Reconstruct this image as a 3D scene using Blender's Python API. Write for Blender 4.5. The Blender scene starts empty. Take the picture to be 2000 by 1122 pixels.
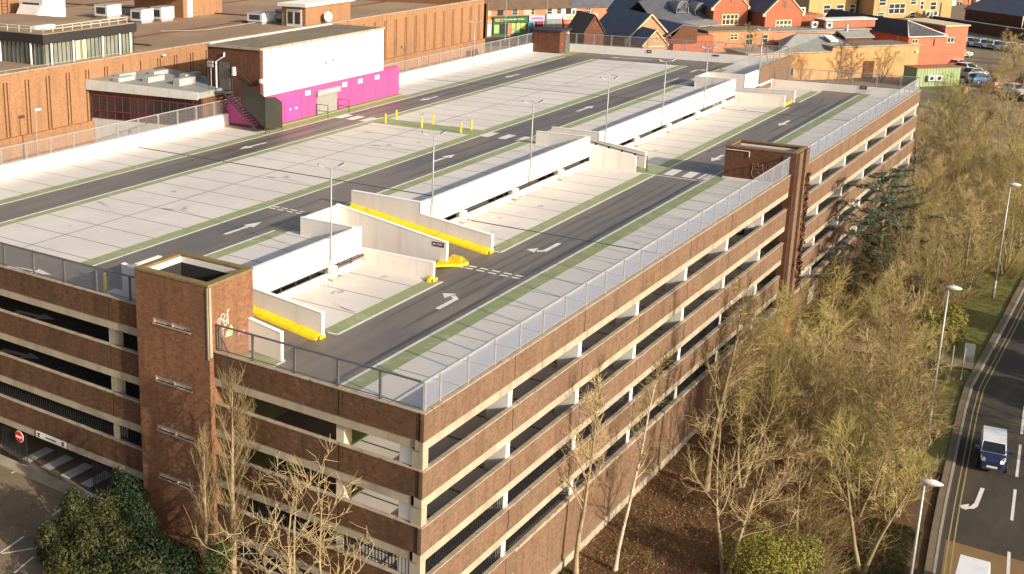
import bpy, math, random
from mathutils import Vector, Matrix

scene = bpy.context.scene
COL = scene.collection
LOC = {}          # world location of every parent, so children can be built in world coordinates

# ------------------------------------------------------------------ materials
def _new(name):
    m = bpy.data.materials.new(name)
    m.use_nodes = True
    nt = m.node_tree
    b = nt.nodes['Principled BSDF']
    return m, nt, b

def N(nt, t, **kw):
    n = nt.nodes.new(t)
    for k, v in kw.items():
        if k in n.inputs.keys() if isinstance(k, str) else False:
            n.inputs[k].default_value = v
        else:
            setattr(n, k, v)
    return n

def c4(c):
    return (c[0], c[1], c[2], 1.0)

def srgb(r, g, b):
    f = lambda v: (v/255/12.92) if v/255 <= .04045 else ((v/255+.055)/1.055)**2.4
    return (f(r), f(g), f(b))

def noise(nt, scale, detail=4, stretch=(1, 1, 1), rough=.6):
    geo = nt.nodes.new('ShaderNodeNewGeometry')
    mp = nt.nodes.new('ShaderNodeMapping')
    mp.inputs['Scale'].default_value = stretch
    nt.links.new(geo.outputs['Position'], mp.inputs['Vector'])
    n = nt.nodes.new('ShaderNodeTexNoise')
    n.inputs['Scale'].default_value = scale
    n.inputs['Detail'].default_value = detail
    n.inputs['Roughness'].default_value = rough
    nt.links.new(mp.outputs['Vector'], n.inputs['Vector'])
    return n.outputs['Fac']

def ramp(nt, fac, lo, hi):
    r = nt.nodes.new('ShaderNodeMapRange')
    r.inputs['From Min'].default_value = lo
    r.inputs['From Max'].default_value = hi
    nt.links.new(fac, r.inputs['Value'])
    return r.outputs['Result']

def mixc(nt, fac, a, b):
    m = nt.nodes.new('ShaderNodeMix')
    m.data_type = 'RGBA'
    if isinstance(fac, (int, float)):
        m.inputs[0].default_value = fac
    else:
        nt.links.new(fac, m.inputs[0])
    for i, v in ((6, a), (7, b)):
        if isinstance(v, tuple):
            m.inputs[i].default_value = c4(v)
        else:
            nt.links.new(v, m.inputs[i])
    return m.outputs[2]

def mat(name, c1, c2=None, scale=1.0, lo=.35, hi=.65, c3=None, scale3=6.0, lo3=.55, hi3=.7,
        stretch=(1, 1, 1), stretch3=(1, 1, 1), rough=.85, metal=0.0, spec=.3, bump=0.0, bscale=20.0, amt3=1.0):
    m, nt, b = _new(name)
    b.inputs['Roughness'].default_value = rough
    b.inputs['Metallic'].default_value = metal
    b.inputs['Specular IOR Level'].default_value = spec
    out = None
    if c2 is None:
        c2 = tuple(v*.88 for v in c1)
    out = mixc(nt, ramp(nt, noise(nt, scale, 5, stretch), lo, hi), c1, c2)
    if c3 is not None:
        f = ramp(nt, noise(nt, scale3, 6, stretch3), lo3, hi3)
        if amt3 < 1:
            k = nt.nodes.new('ShaderNodeMath'); k.operation = 'MULTIPLY'; k.inputs[1].default_value = amt3
            nt.links.new(f, k.inputs[0]); f = k.outputs[0]
        out = mixc(nt, f, out, c3)
    nt.links.new(out, b.inputs['Base Color'])
    if bump:
        bn = nt.nodes.new('ShaderNodeBump')
        bn.inputs['Strength'].default_value = bump
        bn.inputs['Distance'].default_value = .03
        nt.links.new(noise(nt, bscale, 4), bn.inputs['Height'])
        nt.links.new(bn.outputs['Normal'], b.inputs['Normal'])
    return m

def brickmat(name, c1, c2, mortar, stain=None, bw=.24, bh=.085, amt=.5, light=None, mott=.78, streak=.5):
    m, nt, b = _new(name)
    b.inputs['Roughness'].default_value = .9
    b.inputs['Specular IOR Level'].default_value = .15
    geo = nt.nodes.new('ShaderNodeNewGeometry')
    sp = nt.nodes.new('ShaderNodeSeparateXYZ'); nt.links.new(geo.outputs['Position'], sp.inputs[0])
    sn = nt.nodes.new('ShaderNodeSeparateXYZ'); nt.links.new(geo.outputs['True Normal'], sn.inputs[0])
    def math_(op, a, bb=None):
        k = nt.nodes.new('ShaderNodeMath'); k.operation = op
        for i, v in ((0, a), (1, bb)):
            if v is None: continue
            if isinstance(v, (int, float)): k.inputs[i].default_value = v
            else: nt.links.new(v, k.inputs[i])
        return k.outputs[0]
    ax = math_('ABSOLUTE', sn.outputs[0]); ay = math_('ABSOLUTE', sn.outputs[1])
    u = math_('ADD', math_('MULTIPLY', sp.outputs[0], ay), math_('MULTIPLY', sp.outputs[1], ax))
    cb = nt.nodes.new('ShaderNodeCombineXYZ')
    nt.links.new(u, cb.inputs[0]); nt.links.new(sp.outputs[2], cb.inputs[1])
    t = nt.nodes.new('ShaderNodeTexBrick')
    t.inputs['Scale'].default_value = 1.0
    t.inputs['Brick Width'].default_value = bw
    t.inputs['Row Height'].default_value = bh
    t.inputs['Mortar Size'].default_value = .011
    t.inputs['Bias'].default_value = -.1
    t.inputs['Color1'].default_value = c4(c1)
    t.inputs['Color2'].default_value = c4(c2)
    t.inputs['Mortar'].default_value = c4(mortar)
    nt.links.new(cb.outputs[0], t.inputs['Vector'])
    out = t.outputs['Color']
    # blotches between single bricks and broad weather staining
    out = mixc(nt, ramp(nt, noise(nt, 5.0, 3), .5, .75), out, tuple(v*mott for v in c2))
    if light is not None:
        out = mixc(nt, ramp(nt, noise(nt, 3.1, 4, (1, 1, 1.6)), .56, .78), out, light)
    if stain is not None:
        f = ramp(nt, noise(nt, .45, 6, (1, 1, .45)), .48, .72)
        k = math_('MULTIPLY', f, amt)
        out = mixc(nt, k, out, stain)
    # rain streaks running down from the ledges
    st = math_('MULTIPLY', ramp(nt, noise(nt, 2.4, 5, (1, 1, .10)), .50, .78), streak)
    out = mixc(nt, st, out, tuple(v*.45 for v in c2))
    nt.links.new(out, b.inputs['Base Color'])
    return m

def glassmat(name, col, rough=.08):
    m, nt, b = _new(name)
    b.inputs['Base Color'].default_value = c4(col)
    b.inputs['Roughness'].default_value = rough
    b.inputs['Specular IOR Level'].default_value = .8
    return m

def meshmat(name, col, opac):
    """woven wire: mostly open, so light and view pass between the wires"""
    m, nt, b = _new(name)
    tr = nt.nodes.new('ShaderNodeBsdfTransparent')
    df = nt.nodes.new('ShaderNodeBsdfDiffuse'); df.inputs['Color'].default_value = c4(col)
    mx = nt.nodes.new('ShaderNodeMixShader'); mx.inputs[0].default_value = opac
    nt.links.new(tr.outputs[0], mx.inputs[1]); nt.links.new(df.outputs[0], mx.inputs[2])
    nt.links.new(mx.outputs[0], nt.nodes['Material Output'].inputs['Surface'])
    return m

MT = {}
MT['brick'] = brickmat('brown_brick', (.208, .124, .078), (.158, .09, .058), (.19, .137, .097), stain=(.108, .072, .05), amt=.55, light=(.245, .168, .112))
MT['brick_near'] = brickmat('dark_brown_brick', (.150, .078, .042), (.105, .052, .029), (.135, .09, .06), stain=(.065, .042, .028), amt=.6, light=(.22, .13, .075))  # darker mix of the brown brick, used on the near end only
MT['brick_tower'] = brickmat('tower_brick', (.285, .136, .07), (.195, .086, .047), (.20, .13, .088), stain=(.15, .08, .048), amt=.5)
MT['brick_orange'] = brickmat('orange_brick', (.365, .19, .095), (.30, .15, .075), (.30, .19, .118), stain=(.215, .12, .07), amt=.5)
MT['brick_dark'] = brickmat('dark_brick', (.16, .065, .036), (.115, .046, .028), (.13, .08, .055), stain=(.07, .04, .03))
MT['brick_red'] = brickmat('red_brick', (.44, .14, .075), (.37, .115, .062), (.36, .18, .12), stain=(.3, .11, .07), amt=.3)
MT['brick_bright'] = brickmat('bright_red_brick', (.58, .25, .125), (.50, .205, .105), (.48, .28, .18))
MT['brick_tan'] = brickmat('tan_brick', (.58, .335, .15), (.52, .29, .13), (.50, .33, .19), stain=(.40, .235, .115), amt=.3)
MT['brick_yellow'] = brickmat('yellow_brick', (.58, .37, .155), (.52, .325, .135), (.50, .35, .19))
MT['concrete'] = mat('concrete_beam', (.43, .37, .28), (.34, .29, .215), .7, c3=(.19, .16, .12), scale3=1.6, lo3=.52, hi3=.75, stretch3=(1, 1, .25), amt3=.75, bump=.2)
MT['concrete_light'] = mat('pale_concrete', (.56, .49, .39), (.48, .42, .33), .9, c3=(.33, .28, .21), scale3=1.6, lo3=.55, hi3=.78, stretch3=(1, 1, .25), amt3=.6)
MT['coping'] = mat('coping_stone', (.44, .36, .27), (.33, .26, .19), 1.6, c3=(.19, .15, .11), scale3=3.0)
MT['rim'] = mat('mossy_coping', (.24, .155, .075), (.165, .105, .055), 1.8, c3=(.22, .17, .055), scale3=4.5, lo3=.45, hi3=.65)
MT['white'] = mat('white_paint', (.84, .81, .765), (.80, .77, .73), .5, lo=.4, hi=.8, c3=(.62, .57, .51), scale3=1.4, lo3=.55, hi3=.8, stretch3=(1, 1, .09), amt3=.4)
MT['white_dirty'] = mat('weathered_white_paint', (.80, .74, .68), (.74, .685, .63), .6, c3=(.52, .46, .40), scale3=1.5, stretch3=(1, 1, .10), lo3=.52, hi3=.78, amt3=.6)
MT['deck'] = mat('pale_deck_coating', (.655, .605, .56), (.585, .54, .50), .16, lo=.38, hi=.66, c3=(.46, .43, .41), scale3=.9, lo3=.57, hi3=.78, amt3=.55, stretch3=(.5, 1.3, 1), rough=.75)
MT['deck_warm'] = mat('cream_deck_coating', (.61, .545, .475), (.54, .485, .42), .25, c3=(.42, .36, .29), scale3=.6, lo3=.6, hi3=.8, amt3=.5, rough=.75)
MT['lane'] = mat('dark_lane_coating', (.175, .143, .117), (.128, .110, .099), .13, lo=.4, hi=.62, c3=(.225, .172, .13), scale3=.55, lo3=.48, hi3=.7, stretch3=(.12, 1.7, 1), rough=.5, spec=.45, amt3=.75)
MT['green'] = mat('green_coating', (.30, .325, .155), (.255, .295, .145), .5, c3=(.47, .45, .36), scale3=1.9, lo3=.54, hi3=.72, amt3=.65)
MT['joint'] = mat('joint_filler', (.20, .165, .145), None, 2)
MT['exp'] = mat('rubber_joint', (.07, .058, .05), None, 2)
MT['line'] = mat('road_marking_white', (.74, .71, .66), (.62, .59, .55), 2.5, rough=.7)
MT['yellow'] = mat('yellow_paint', (.84, .60, .012), (.76, .53, .012), 1.2, c3=(.40, .27, .06), scale3=2.4, lo3=.55, hi3=.75, stretch3=(1, 1, .5), rough=.6)
MT['galv'] = mat('galvanised_steel', (.42, .42, .43), (.35, .35, .36), 6, rough=.5, metal=.35)
MT['galv_dark'] = mat('grey_steel', (.16, .16, .165), (.12, .12, .12), 4, rough=.5, metal=.3)
MT['pipe'] = mat('dark_pipe', (.05, .047, .045), None, 3, rough=.5)
MT['mesh'] = meshmat('fence_weldmesh', (.36, .36, .37), .09)
MT['mesh_east'] = meshmat('fence_weldmesh_sunlit', (.56, .58, .68), .13)  # paler, bluer copy of the mesh: sunlight on the wires put into its colour
MT['bars'] = mat('black_bars', (.02, .022, .026), None, 3, rough=.5)
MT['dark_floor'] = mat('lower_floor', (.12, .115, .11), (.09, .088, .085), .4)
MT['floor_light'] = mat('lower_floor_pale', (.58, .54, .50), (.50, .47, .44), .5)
MT['soffit'] = mat('soffit', (.55, .52, .48), None, .8)
MT['purple'] = mat('magenta_paint', (.42, .078, .245), (.39, .07, .225), .5, lo=.35, hi=.75, c3=(.36, .062, .20), scale3=1.6, lo3=.6, hi3=.85, amt3=.4)
MT['magenta_door'] = mat('magenta_door_paint', (.47, .075, .30), (.44, .07, .28), 1.0)
MT['lime'] = mat('lime_line', (.22, .28, .08), (.25, .25, .12), 1.4)
MT['roofing'] = mat('felt_roof', (.23, .185, .125), (.18, .145, .10), .35, c3=(.31, .24, .155), scale3=.9, stretch3=(1, 1.6, 1), bump=.2)
MT['roofing_tan'] = mat('tan_flat_roof', (.36, .25, .15), (.29, .195, .115), .11, lo=.42, hi=.58, c3=(.30, .17, .11), scale3=.07, lo3=.52, hi3=.6, amt3=.75, stretch3=(.6, 1.4, 1))
MT['shutter'] = mat('grey_shutter', (.30, .285, .27), (.27, .255, .24), 3, rough=.55)
MT['black_sheet'] = mat('black_steel_sheet', (.030, .029, .025), (.042, .04, .033), .8, rough=.5, spec=.4)
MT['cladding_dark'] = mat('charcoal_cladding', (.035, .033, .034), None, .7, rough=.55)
MT['glass'] = glassmat('window_glass', (.05, .06, .055))
MT['glass_pale'] = mat('frosted_glazing', (.16, .18, .155), (.26, .27, .22), .55, rough=.15, spec=.7)
MT['frame_white'] = mat('white_frame', (.74, .72, .68), None, 2)
MT['frame_cream'] = mat('cream_stone_frame', (.64, .55, .37), (.58, .49, .32), 2)
MT['slate'] = mat('slate_roof', (.13, .13, .155), (.10, .10, .122), .9, c3=(.17, .165, .18), scale3=5, rough=.6)
MT['slate_frost'] = mat('worn_slate_roof', (.085, .082, .088), (.06, .06, .066), .8, c3=(.32, .31, .31), scale3=2.2, lo3=.6, hi3=.85, amt3=.6)
MT['tile_brown'] = mat('brown_tile_roof', (.17, .115, .08), (.135, .09, .062), .7, c3=(.20, .15, .10), scale3=4)
MT['lead'] = mat('lead_grey_roof', (.30, .30, .27), (.24, .245, .235), .8, c3=(.18, .18, .17), scale3=2.5, rough=.6)
MT['red_render'] = mat('red_render', (.62, .165, .10), (.57, .15, .09), .6, c3=(.48, .13, .08), scale3=2.2, amt3=.4)
MT['orange_render'] = mat('orange_render', (.60, .25, .125), (.54, .22, .11), .8)
MT['metal_white'] = mat('white_unit', (.72, .71, .69), (.64, .63, .61), 2, rough=.5)
MT['metal_grey'] = mat('grey_unit', (.36, .36, .37), (.30, .30, .31), 2, rough=.5)
MT['grille'] = mat('dark_grille', (.06, .055, .05), None, 3)
MT['grey_panel'] = mat('grey_fascia', (.42, .415, .41), (.37, .365, .36), 1.2)
MT['maroon'] = mat('maroon_frame', (.15, .022, .026), None, 2)
MT['green_steel'] = mat('green_container', (.30, .40, .21), (.26, .36, .18), 1.2)
MT['asphalt'] = mat('road_asphalt', (.068, .058, .044), (.05, .044, .036), .5, c3=(.10, .078, .052), scale3=.25, stretch3=(.3, 2.2, 1), lo3=.5, hi3=.7, rough=.8, bump=.15)
MT['asphalt_old'] = mat('old_asphalt', (.25, .19, .12), (.19, .145, .095), .35, c3=(.14, .11, .075), scale3=1.1, bump=.2)
MT['buff'] = mat('buff_surfacing', (.23, .145, .065), (.20, .125, .058), .8)
MT['pave'] = mat('footway', (.20, .15, .10), (.165, .125, .085), 1.2, bump=.2)
MT['kerb'] = mat('kerb_stone', (.36, .31, .24), (.28, .245, .19), 2)
MT['yline'] = mat('yellow_line', (.36, .27, .12), (.30, .22, .10), 2)
MT['litter'] = mat('leaf_litter', (.135, .076, .034), (.075, .042, .02), 1.1, c3=(.24, .14, .06), scale3=9, lo3=.55, hi3=.72, bump=.8, bscale=14)
MT['turf'] = mat('rough_grass', (.20, .21, .05), (.21, .165, .06), .8, c3=(.14, .17, .035), scale3=6, bump=.8, bscale=18)
MT['bark'] = mat('bark', (.27, .205, .115), (.19, .145, .08), 3, c3=(.31, .265, .11), scale3=2, lo3=.5, hi3=.7)
MT['bark_pale'] = mat('pale_bark', (.36, .28, .17), (.27, .20, .115), 2.2, c3=(.12, .09, .055), scale3=5, lo3=.58, hi3=.7)
MT['birch'] = mat('birch_bark', (.55, .48, .38), (.42, .35, .26), 2, c3=(.08, .06, .045), scale3=4, stretch3=(1, 1, 2.5), lo3=.58, hi3=.66)
MT['twig'] = mat('twigs', (.37, .285, .13), (.255, .19, .088), .5, c3=(.40, .335, .13), scale3=1.3)
MT['twig_olive'] = mat('olive_twigs', (.41, .345, .12), (.29, .245, .085), .5)
MT['twig_red'] = mat('russet_twigs', (.335, .235, .115), (.25, .17, .085), .5)
MT['twig_pale'] = mat('pale_twigs', (.42, .325, .17), (.33, .25, .13), .6)
MT['leaf_dark'] = mat('dark_evergreen_leaves', (.020, .032, .010), (.045, .052, .016), 1.2, c3=(.115, .10, .028), scale3=3.2, lo3=.52, hi3=.7, rough=.6, spec=.25)
MT['leaf_yellow'] = mat('yellow_green_leaves', (.25, .225, .045), (.15, .15, .03), 1.3, c3=(.36, .30, .08), scale3=4)
MT['leaf_deep'] = mat('deep_green_leaves', (.012, .024, .011), (.026, .042, .017), 1.5, c3=(.05, .062, .022), scale3=4, lo3=.55, hi3=.72, rough=.6, spec=.25)
MT['leaf_mixed'] = mat('dull_green_leaves', (.05, .065, .018), (.08, .075, .022), 1.4, c3=(.17, .13, .04), scale3=3)
MT['cedar'] = mat('blue_green_needles', (.085, .115, .075), (.12, .145, .095), .9, c3=(.19, .19, .115), scale3=3)
MT['ivy'] = mat('dry_ivy', (.10, .045, .025), (.06, .03, .018), 2, c3=(.14, .075, .03), scale3=5)
MT['ivy_green'] = mat('green_ivy', (.05, .085, .02), (.08, .10, .03), 2)
MT['car_white'] = mat('white_car_paint', (.78, .78, .80), None, 1, rough=.3, spec=.6)
MT['car_silver'] = mat('silver_car_paint', (.42, .43, .45), None, 1, rough=.3, metal=.4)
MT['car_navy'] = mat('navy_car_paint', (.018, .026, .085), None, 1, rough=.25, spec=.6)
MT['car_blue'] = mat('blue_car_paint', (.06, .17, .42), None, 1, rough=.3, spec=.6)
MT['car_red'] = mat('red_car_paint', (.28, .022, .022), None, 1, rough=.3, spec=.6)
MT['car_glass'] = glassmat('car_glass', (.015, .018, .022))
MT['tyre'] = mat('tyre_rubber', (.018, .018, .018), None, 3, rough=.8)
MT['headlight'] = mat('headlight_glass', (.75, .76, .78), None, 2, rough=.15, spec=.7)
MT['hiviz'] = mat('fluorescent_yellow', (.72, .80, .04), None, 2)
MT['pol_blue'] = mat('blue_check', (.03, .07, .42), None, 2)
MT['sign_red'] = mat('sign_red', (.62, .03, .03), None, 2)
MT['sign_plum'] = mat('sign_plum', (.11, .018, .055), None, 2)
MT['spray'] = mat('spray_paint_white', (.66, .60, .52), None, 3)
MT['spray_dim'] = mat('spray_paint_faded', (.24, .15, .105), None, 3)
MT['spray_green'] = mat('spray_paint_green', (.20, .36, .17), (.55, .62, .45), 3.0)
MT['spray_pink'] = mat('spray_paint_pink', (.62, .25, .48), None, 3)
MT['door_red'] = mat('red_door_paint', (.62, .05, .03), None, 2)
MT['blue_board'] = mat('blue_board', (.16, .46, .62), None, 2)
MT['lilac'] = mat('lilac_board', (.56, .50, .74), None, 2)
MT['shop_green'] = mat('shop_green', (.06, .16, .07), None, 2)
MT['poster_yellow'] = mat('poster_yellow', (.72, .58, .16), None, 2)
MT['poster_lime'] = mat('poster_lime', (.40, .66, .22), None, 2)
MT['cream_render'] = mat('cream_render', (.58, .47, .36), None, 1)
MT['salmon'] = mat('salmon_panel', (.68, .36, .20), None, 1)

# ------------------------------------------------------------------ mesh builder
class MB:
    def __init__(s):
        s.v = []; s.f = []; s.mi = []; s.cur = 0
    def face(s, pts):
        i = len(s.v); s.v += [tuple(p) for p in pts]
        s.f.append(tuple(range(i, i+len(pts)))); s.mi.append(s.cur)
    def box(s, x0, x1, y0, y1, z0, z1):
        if x1 < x0: x0, x1 = x1, x0
        if y1 < y0: y0, y1 = y1, y0
        if z1 < z0: z0, z1 = z1, z0
        i = len(s.v)
        s.v += [(x0,y0,z0),(x1,y0,z0),(x1,y1,z0),(x0,y1,z0),(x0,y0,z1),(x1,y0,z1),(x1,y1,z1),(x0,y1,z1)]
        for q in ((3,2,1,0),(4,5,6,7),(0,1,5,4),(1,2,6,5),(2,3,7,6),(3,0,4,7)):
            s.f.append(tuple(i+k for k in q)); s.mi.append(s.cur)
        return s
    def hexa(s, b, t):
        """box from 4 bottom and 4 top points"""
        i = len(s.v); s.v += [tuple(p) for p in b]+[tuple(p) for p in t]
        for q in ((3,2,1,0),(4,5,6,7),(0,1,5,4),(1,2,6,5),(2,3,7,6),(3,0,4,7)):
            s.f.append(tuple(i+k for k in q)); s.mi.append(s.cur)
        return s
    def prism(s, poly, z0, z1):
        n = len(poly); i = len(s.v)
        zz0 = z0 if isinstance(z0, (list, tuple)) else [z0]*n
        zz1 = z1 if isinstance(z1, (list, tuple)) else [z1]*n
        s.v += [(p[0], p[1], zz0[k]) for k, p in enumerate(poly)]+[(p[0], p[1], zz1[k]) for k, p in enumerate(poly)]
        s.f.append(tuple(i+k for k in reversed(range(n)))); s.mi.append(s.cur)
        s.f.append(tuple(i+n+k for k in range(n))); s.mi.append(s.cur)
        for k in range(n):
            l = (k+1) % n
            s.f.append((i+k, i+l, i+n+l, i+n+k)); s.mi.append(s.cur)
        return s
    def tube(s, pts, rad, n=6, cap=True):
        pts = [Vector(p) for p in pts]
        m = len(pts)
        if not isinstance(rad, (list, tuple)): rad = [rad]*m
        i0 = len(s.v)
        ref = None
        for k, p in enumerate(pts):
            d = (pts[min(k+1, m-1)]-pts[max(k-1, 0)])
            if d.length < 1e-9: d = Vector((0, 0, 1))
            d.normalize()
            if ref is None:
                ref = Vector((1, 0, 0)) if abs(d.x) < .8 else Vector((0, 1, 0))
            a = ref - d*ref.dot(d)
            if a.length < 1e-4: a = Vector((0, 1, 0)) - d*d.y
            a.normalize(); ref = a
            b = d.cross(a)
            for j in range(n):
                t = 2*math.pi*j/n
                q = p + (a*math.cos(t)+b*math.sin(t))*rad[k]
                s.v.append((q.x, q.y, q.z))
        for k in range(m-1):
            for j in range(n):
                l = (j+1) % n
                s.f.append((i0+k*n+j, i0+k*n+l, i0+(k+1)*n+l, i0+(k+1)*n+j)); s.mi.append(s.cur)
        if cap:
            s.f.append(tuple(i0+j for j in reversed(range(n)))); s.mi.append(s.cur)
            s.f.append(tuple(i0+(m-1)*n+j for j in range(n))); s.mi.append(s.cur)
        return s
    def build(s, name, mats, parent=None, smooth=False, local=False, **tags):
        me = bpy.data.meshes.new(name)
        o = Vector((0, 0, 0)) if (local or parent is None) else LOC[parent.name]
        me.from_pydata([(x-o.x, y-o.y, z-o.z) for x, y, z in s.v], [], s.f)
        if not isinstance(mats, (list, tuple)): mats = [mats]
        for m in mats: me.materials.append(MT[m] if isinstance(m, str) else m)
        if len(mats) > 1:
            me.polygons.foreach_set('material_index', s.mi)
        if smooth:
            me.polygons.foreach_set('use_smooth', [True]*len(me.polygons))
        me.update()
        ob = bpy.data.objects.new(name, me)
        COL.objects.link(ob)
        if parent is not None: ob.parent = parent
        LOC[ob.name] = Vector(o)
        for k, v in tags.items(): ob[k] = v
        return ob

def thing(name, label, cat, loc=(0, 0, 0), group=None, rz=0):
    o = bpy.data.objects.new(name, None)
    o.empty_display_size = .3
    o.location = loc; o.rotation_euler = (0, 0, rz)
    COL.objects.link(o)
    LOC[o.name] = Vector(loc)
    o['label'] = label; o['category'] = cat
    if group: o['group'] = group
    return o

def copy_tree(o, parent=None):
    c = o.copy(); COL.objects.link(c)
    if parent is not None: c.parent = parent
    for ch in o.children:
        copy_tree(ch, c)
    return c

def box(name, m, parent, *b, **tags):
    return MB().box(*b).build(name, m, parent, **tags)

# ------------------------------------------------------------------ levels and terrain
D0, D1, ST = -.75, .44, 2.41        # right roof deck, left roof deck (half a storey up), storey
SUN = Vector((-.19*math.cos(math.radians(20)), -.982*math.cos(math.radians(20)), math.sin(math.radians(20)))).normalized()

def lerp(x, xs, ys):
    if x <= xs[0]: return ys[0]
    for i in range(len(xs)-1):
        if x <= xs[i+1]:
            t = (x-xs[i])/(xs[i+1]-xs[i]); return ys[i]+(ys[i+1]-ys[i])*t
    return ys[-1]

def G(x, y):
    """ground height: the road side lies lower than the entrance side and the town"""
    e = lerp(x, [10, 30, 45, 95, 150], [-13.2, -13.2, -12.4, -11.5, -9.6])
    if 0 < x < 92:
        if y < 13.4: return e
        return -9.62
    t = min(1, max(0, (y-1)/10.0)) if x <= 0 else min(1, max(0, (y-2)/12.0))
    t = t*t*(3-2*t)
    return e*(1-t)+(-9.62)*t
# ------------------------------------------------------------------ setting: ground, roads
def grid_axis(fine0, fine1, step, far):
    a = [-far, -far*.3, -far*.12]
    a = [v for v in a if v < fine0-20]
    x = fine0
    while x <= fine1:
        a.append(x); x += step
    a += [v for v in (far*.2, far*.45, far) if v > fine1+20]
    return a

gx = grid_axis(-40, 240, 3.0, 2500)
gy = grid_axis(-60, 120, 3.0, 2500)
gx = sorted(set(gx+[0.02, 91.98, -.5, 92.5])); gy = sorted(set(gy+[13.38, 13.42, 1.0, 11.0]))
g = MB()
nx, ny = len(gx), len(gy)
rnd = random.Random(5)
for y in gy:
    for x in gx:
        z = G(x, y)
        if y < -1 and x > -30 and x < 150 and y > -10.5: z += rnd.uniform(-.06, .06)
        g.v.append((x, y, z))
for j in range(ny-1):
    for i in range(nx-1):
        cx, cy = (gx[i]+gx[i+1])/2, (gy[j]+gy[j+1])/2
        g.f.append((j*nx+i, j*nx+i+1, (j+1)*nx+i+1, (j+1)*nx+i))
        if cx > 100 or cy > 13: k = 2
        elif (cx > 36 and cy < -7 and cx < 100): k = 1
        else: k = 0
        g.mi.append(k)
g.build('ground', ['litter', 'turf', 'asphalt_old'], kind='structure')

def kerb_y(x):
    return lerp(x, [-40, 24, 30, 47, 60, 160], [-20.5, -14.4, -13.75, -12.3, -12.4, -12.4])
xs = [-40+4*i for i in range(61)]
def strip(mb, off0, off1, dz, x0=-40, x1=200):
    pts = [x for x in xs if x0 < x < x1]
    pts = [x0]+pts+[x1]
    for a, b in zip(pts[:-1], pts[1:]):
        mb.face([(a, kerb_y(a)-off1, G(a, -20)+dz), (b, kerb_y(b)-off1, G(b, -20)+dz),
                 (b, kerb_y(b)-off0, G(b, -20)+dz), (a, kerb_y(a)-off0, G(a, -20)+dz)])
rd = MB(); strip(rd, 0, 10.5, .03)
road = rd.build('road', 'asphalt', kind='structure')
LOC['road'] = Vector((0, 0, 0))
b = MB(); strip(b, .35, 9.9, .034, -40, 27.7); b.build('buff_surfacing', 'buff', road)
b = MB()
strip(b, .44, .51, .038); strip(b, .68, .75, .038); b.build('double_yellow_line', 'yline', road)
b = MB()
for x in (21.5, 27.4, 33.2, 38.9, 44.5, 50.2, 56, 62, 68, 74, 80):
    strip(b, 3.02, 3.16, .038, x-2.2, x+2.0)
b.build('centre_dashes', 'line', road)
# turn arrow painted in the lane
def flat(mb, pts, z):
    mb.face([(p[0], p[1], z) for p in pts])
b = MB(); ax, ay = 32.4, -14.98
def rflat(pts): b.face([(p[0], p[1], G(p[0], -20)+.042) for p in pts])
rflat([(ax-.2, ay-.10), (ax+.9, ay-.10), (ax+.9, ay+.10), (ax+.1, ay+.10)]); rflat([(ax+.9, ay-.10), (ax+2.0, ay-.10), (ax+2.0, ay+.10), (ax+.9, ay+.10)])
rflat([(ax-.55, ay+.02), (ax-.2, ay-.10), (ax+.1, ay+.10), (ax-.35, ay+.2)])
rflat([(ax-.55, ay+.02), (ax-.35, ay+.2), (ax-.5, ay+.32), (ax-.75, ay+.32)])
rflat([(ax-1.05, ay+.30), (ax-.15, ay+.30), (ax-.62, ay+.74)])
b.build('turn_arrow', 'line', road)
b = MB(); strip(b, -.35, 0, .12)
pv = b.build('pavement', 'pave', kind='structure')
LOC['pavement'] = Vector((0, 0, 0))
kb = MB()
for a, c in zip(xs[:-1], xs[1:]):
    za, zc = G(a, -20), G(c, -20)
    kb.hexa([(a, kerb_y(a), za-.1), (a, kerb_y(a)-.13, za-.1), (c, kerb_y(c)-.13, zc-.1), (c, kerb_y(c), zc-.1)],
            [(a, kerb_y(a), za+.135), (a, kerb_y(a)-.13, za+.135), (c, kerb_y(c)-.13, zc+.135), (c, kerb_y(c), zc+.135)])
kb.build('kerb', 'kerb', pv)
# footpaths through the planting
def path(name, pts, w, m, dz=.05):
    b = MB()
    for (x0, y0), (x1, y1) in zip(pts[:-1], pts[1:]):
        d = Vector((x1-x0, y1-y0)); d.normalize(); nrm = Vector((-d.y, d.x))*w/2
        b.face([(x0-nrm.x, y0-nrm.y, G(x0, y0)+dz), (x1-nrm.x, y1-nrm.y, G(x1, y1)+dz),
                (x1+nrm.x, y1+nrm.y, G(x1, y1)+dz), (x0+nrm.x, y0+nrm.y, G(x0, y0)+dz)])
    return b.build(name, m, kind='structure')
path('path', [(49.5, -.1), (50, -2.2), (50.8, -6), (51.4, -9.8), (51.6, -12.2)], 1.7, 'pave', .09)

# entrance forecourt on the left
fc = MB(); fc.face([(-60, 11.2, -9.58), (0, 15.2, -9.58), (0, 41, -9.58), (-60, 41, -9.58)])
fore = fc.build('forecourt', 'asphalt_old', kind='structure')
LOC['forecourt'] = Vector((0, 0, 0))
b = MB(); b.box(-.75, -.02, 15, 40, -9.6, -9.52); b.build('threshold_slab', 'concrete', fore)
b = MB()
for x0, y0, x1, y1 in ((-1.0, 23.7, -.05, 23.68), (-2.6, 18.75, -1.1, 19.05), (-3.8, 18.4, -2.9, 17.9), (-6.3, 18.1, -4.7, 18.35), (-6.3, 18.0, -4.7, 16.9), (-7, 16.3, -5.6, 16.65)):
    d = Vector((x1-x0, y1-y0)); d.normalize(); n_ = Vector((-d.y, d.x))*.05
    flat(b, [(x0-n_.x, y0-n_.y), (x1-n_.x, y1-n_.y), (x1+n_.x, y1+n_.y), (x0+n_.x, y0+n_.y)], -9.574)
b.build('bay_line', 'line', fore)
b = MB()
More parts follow.
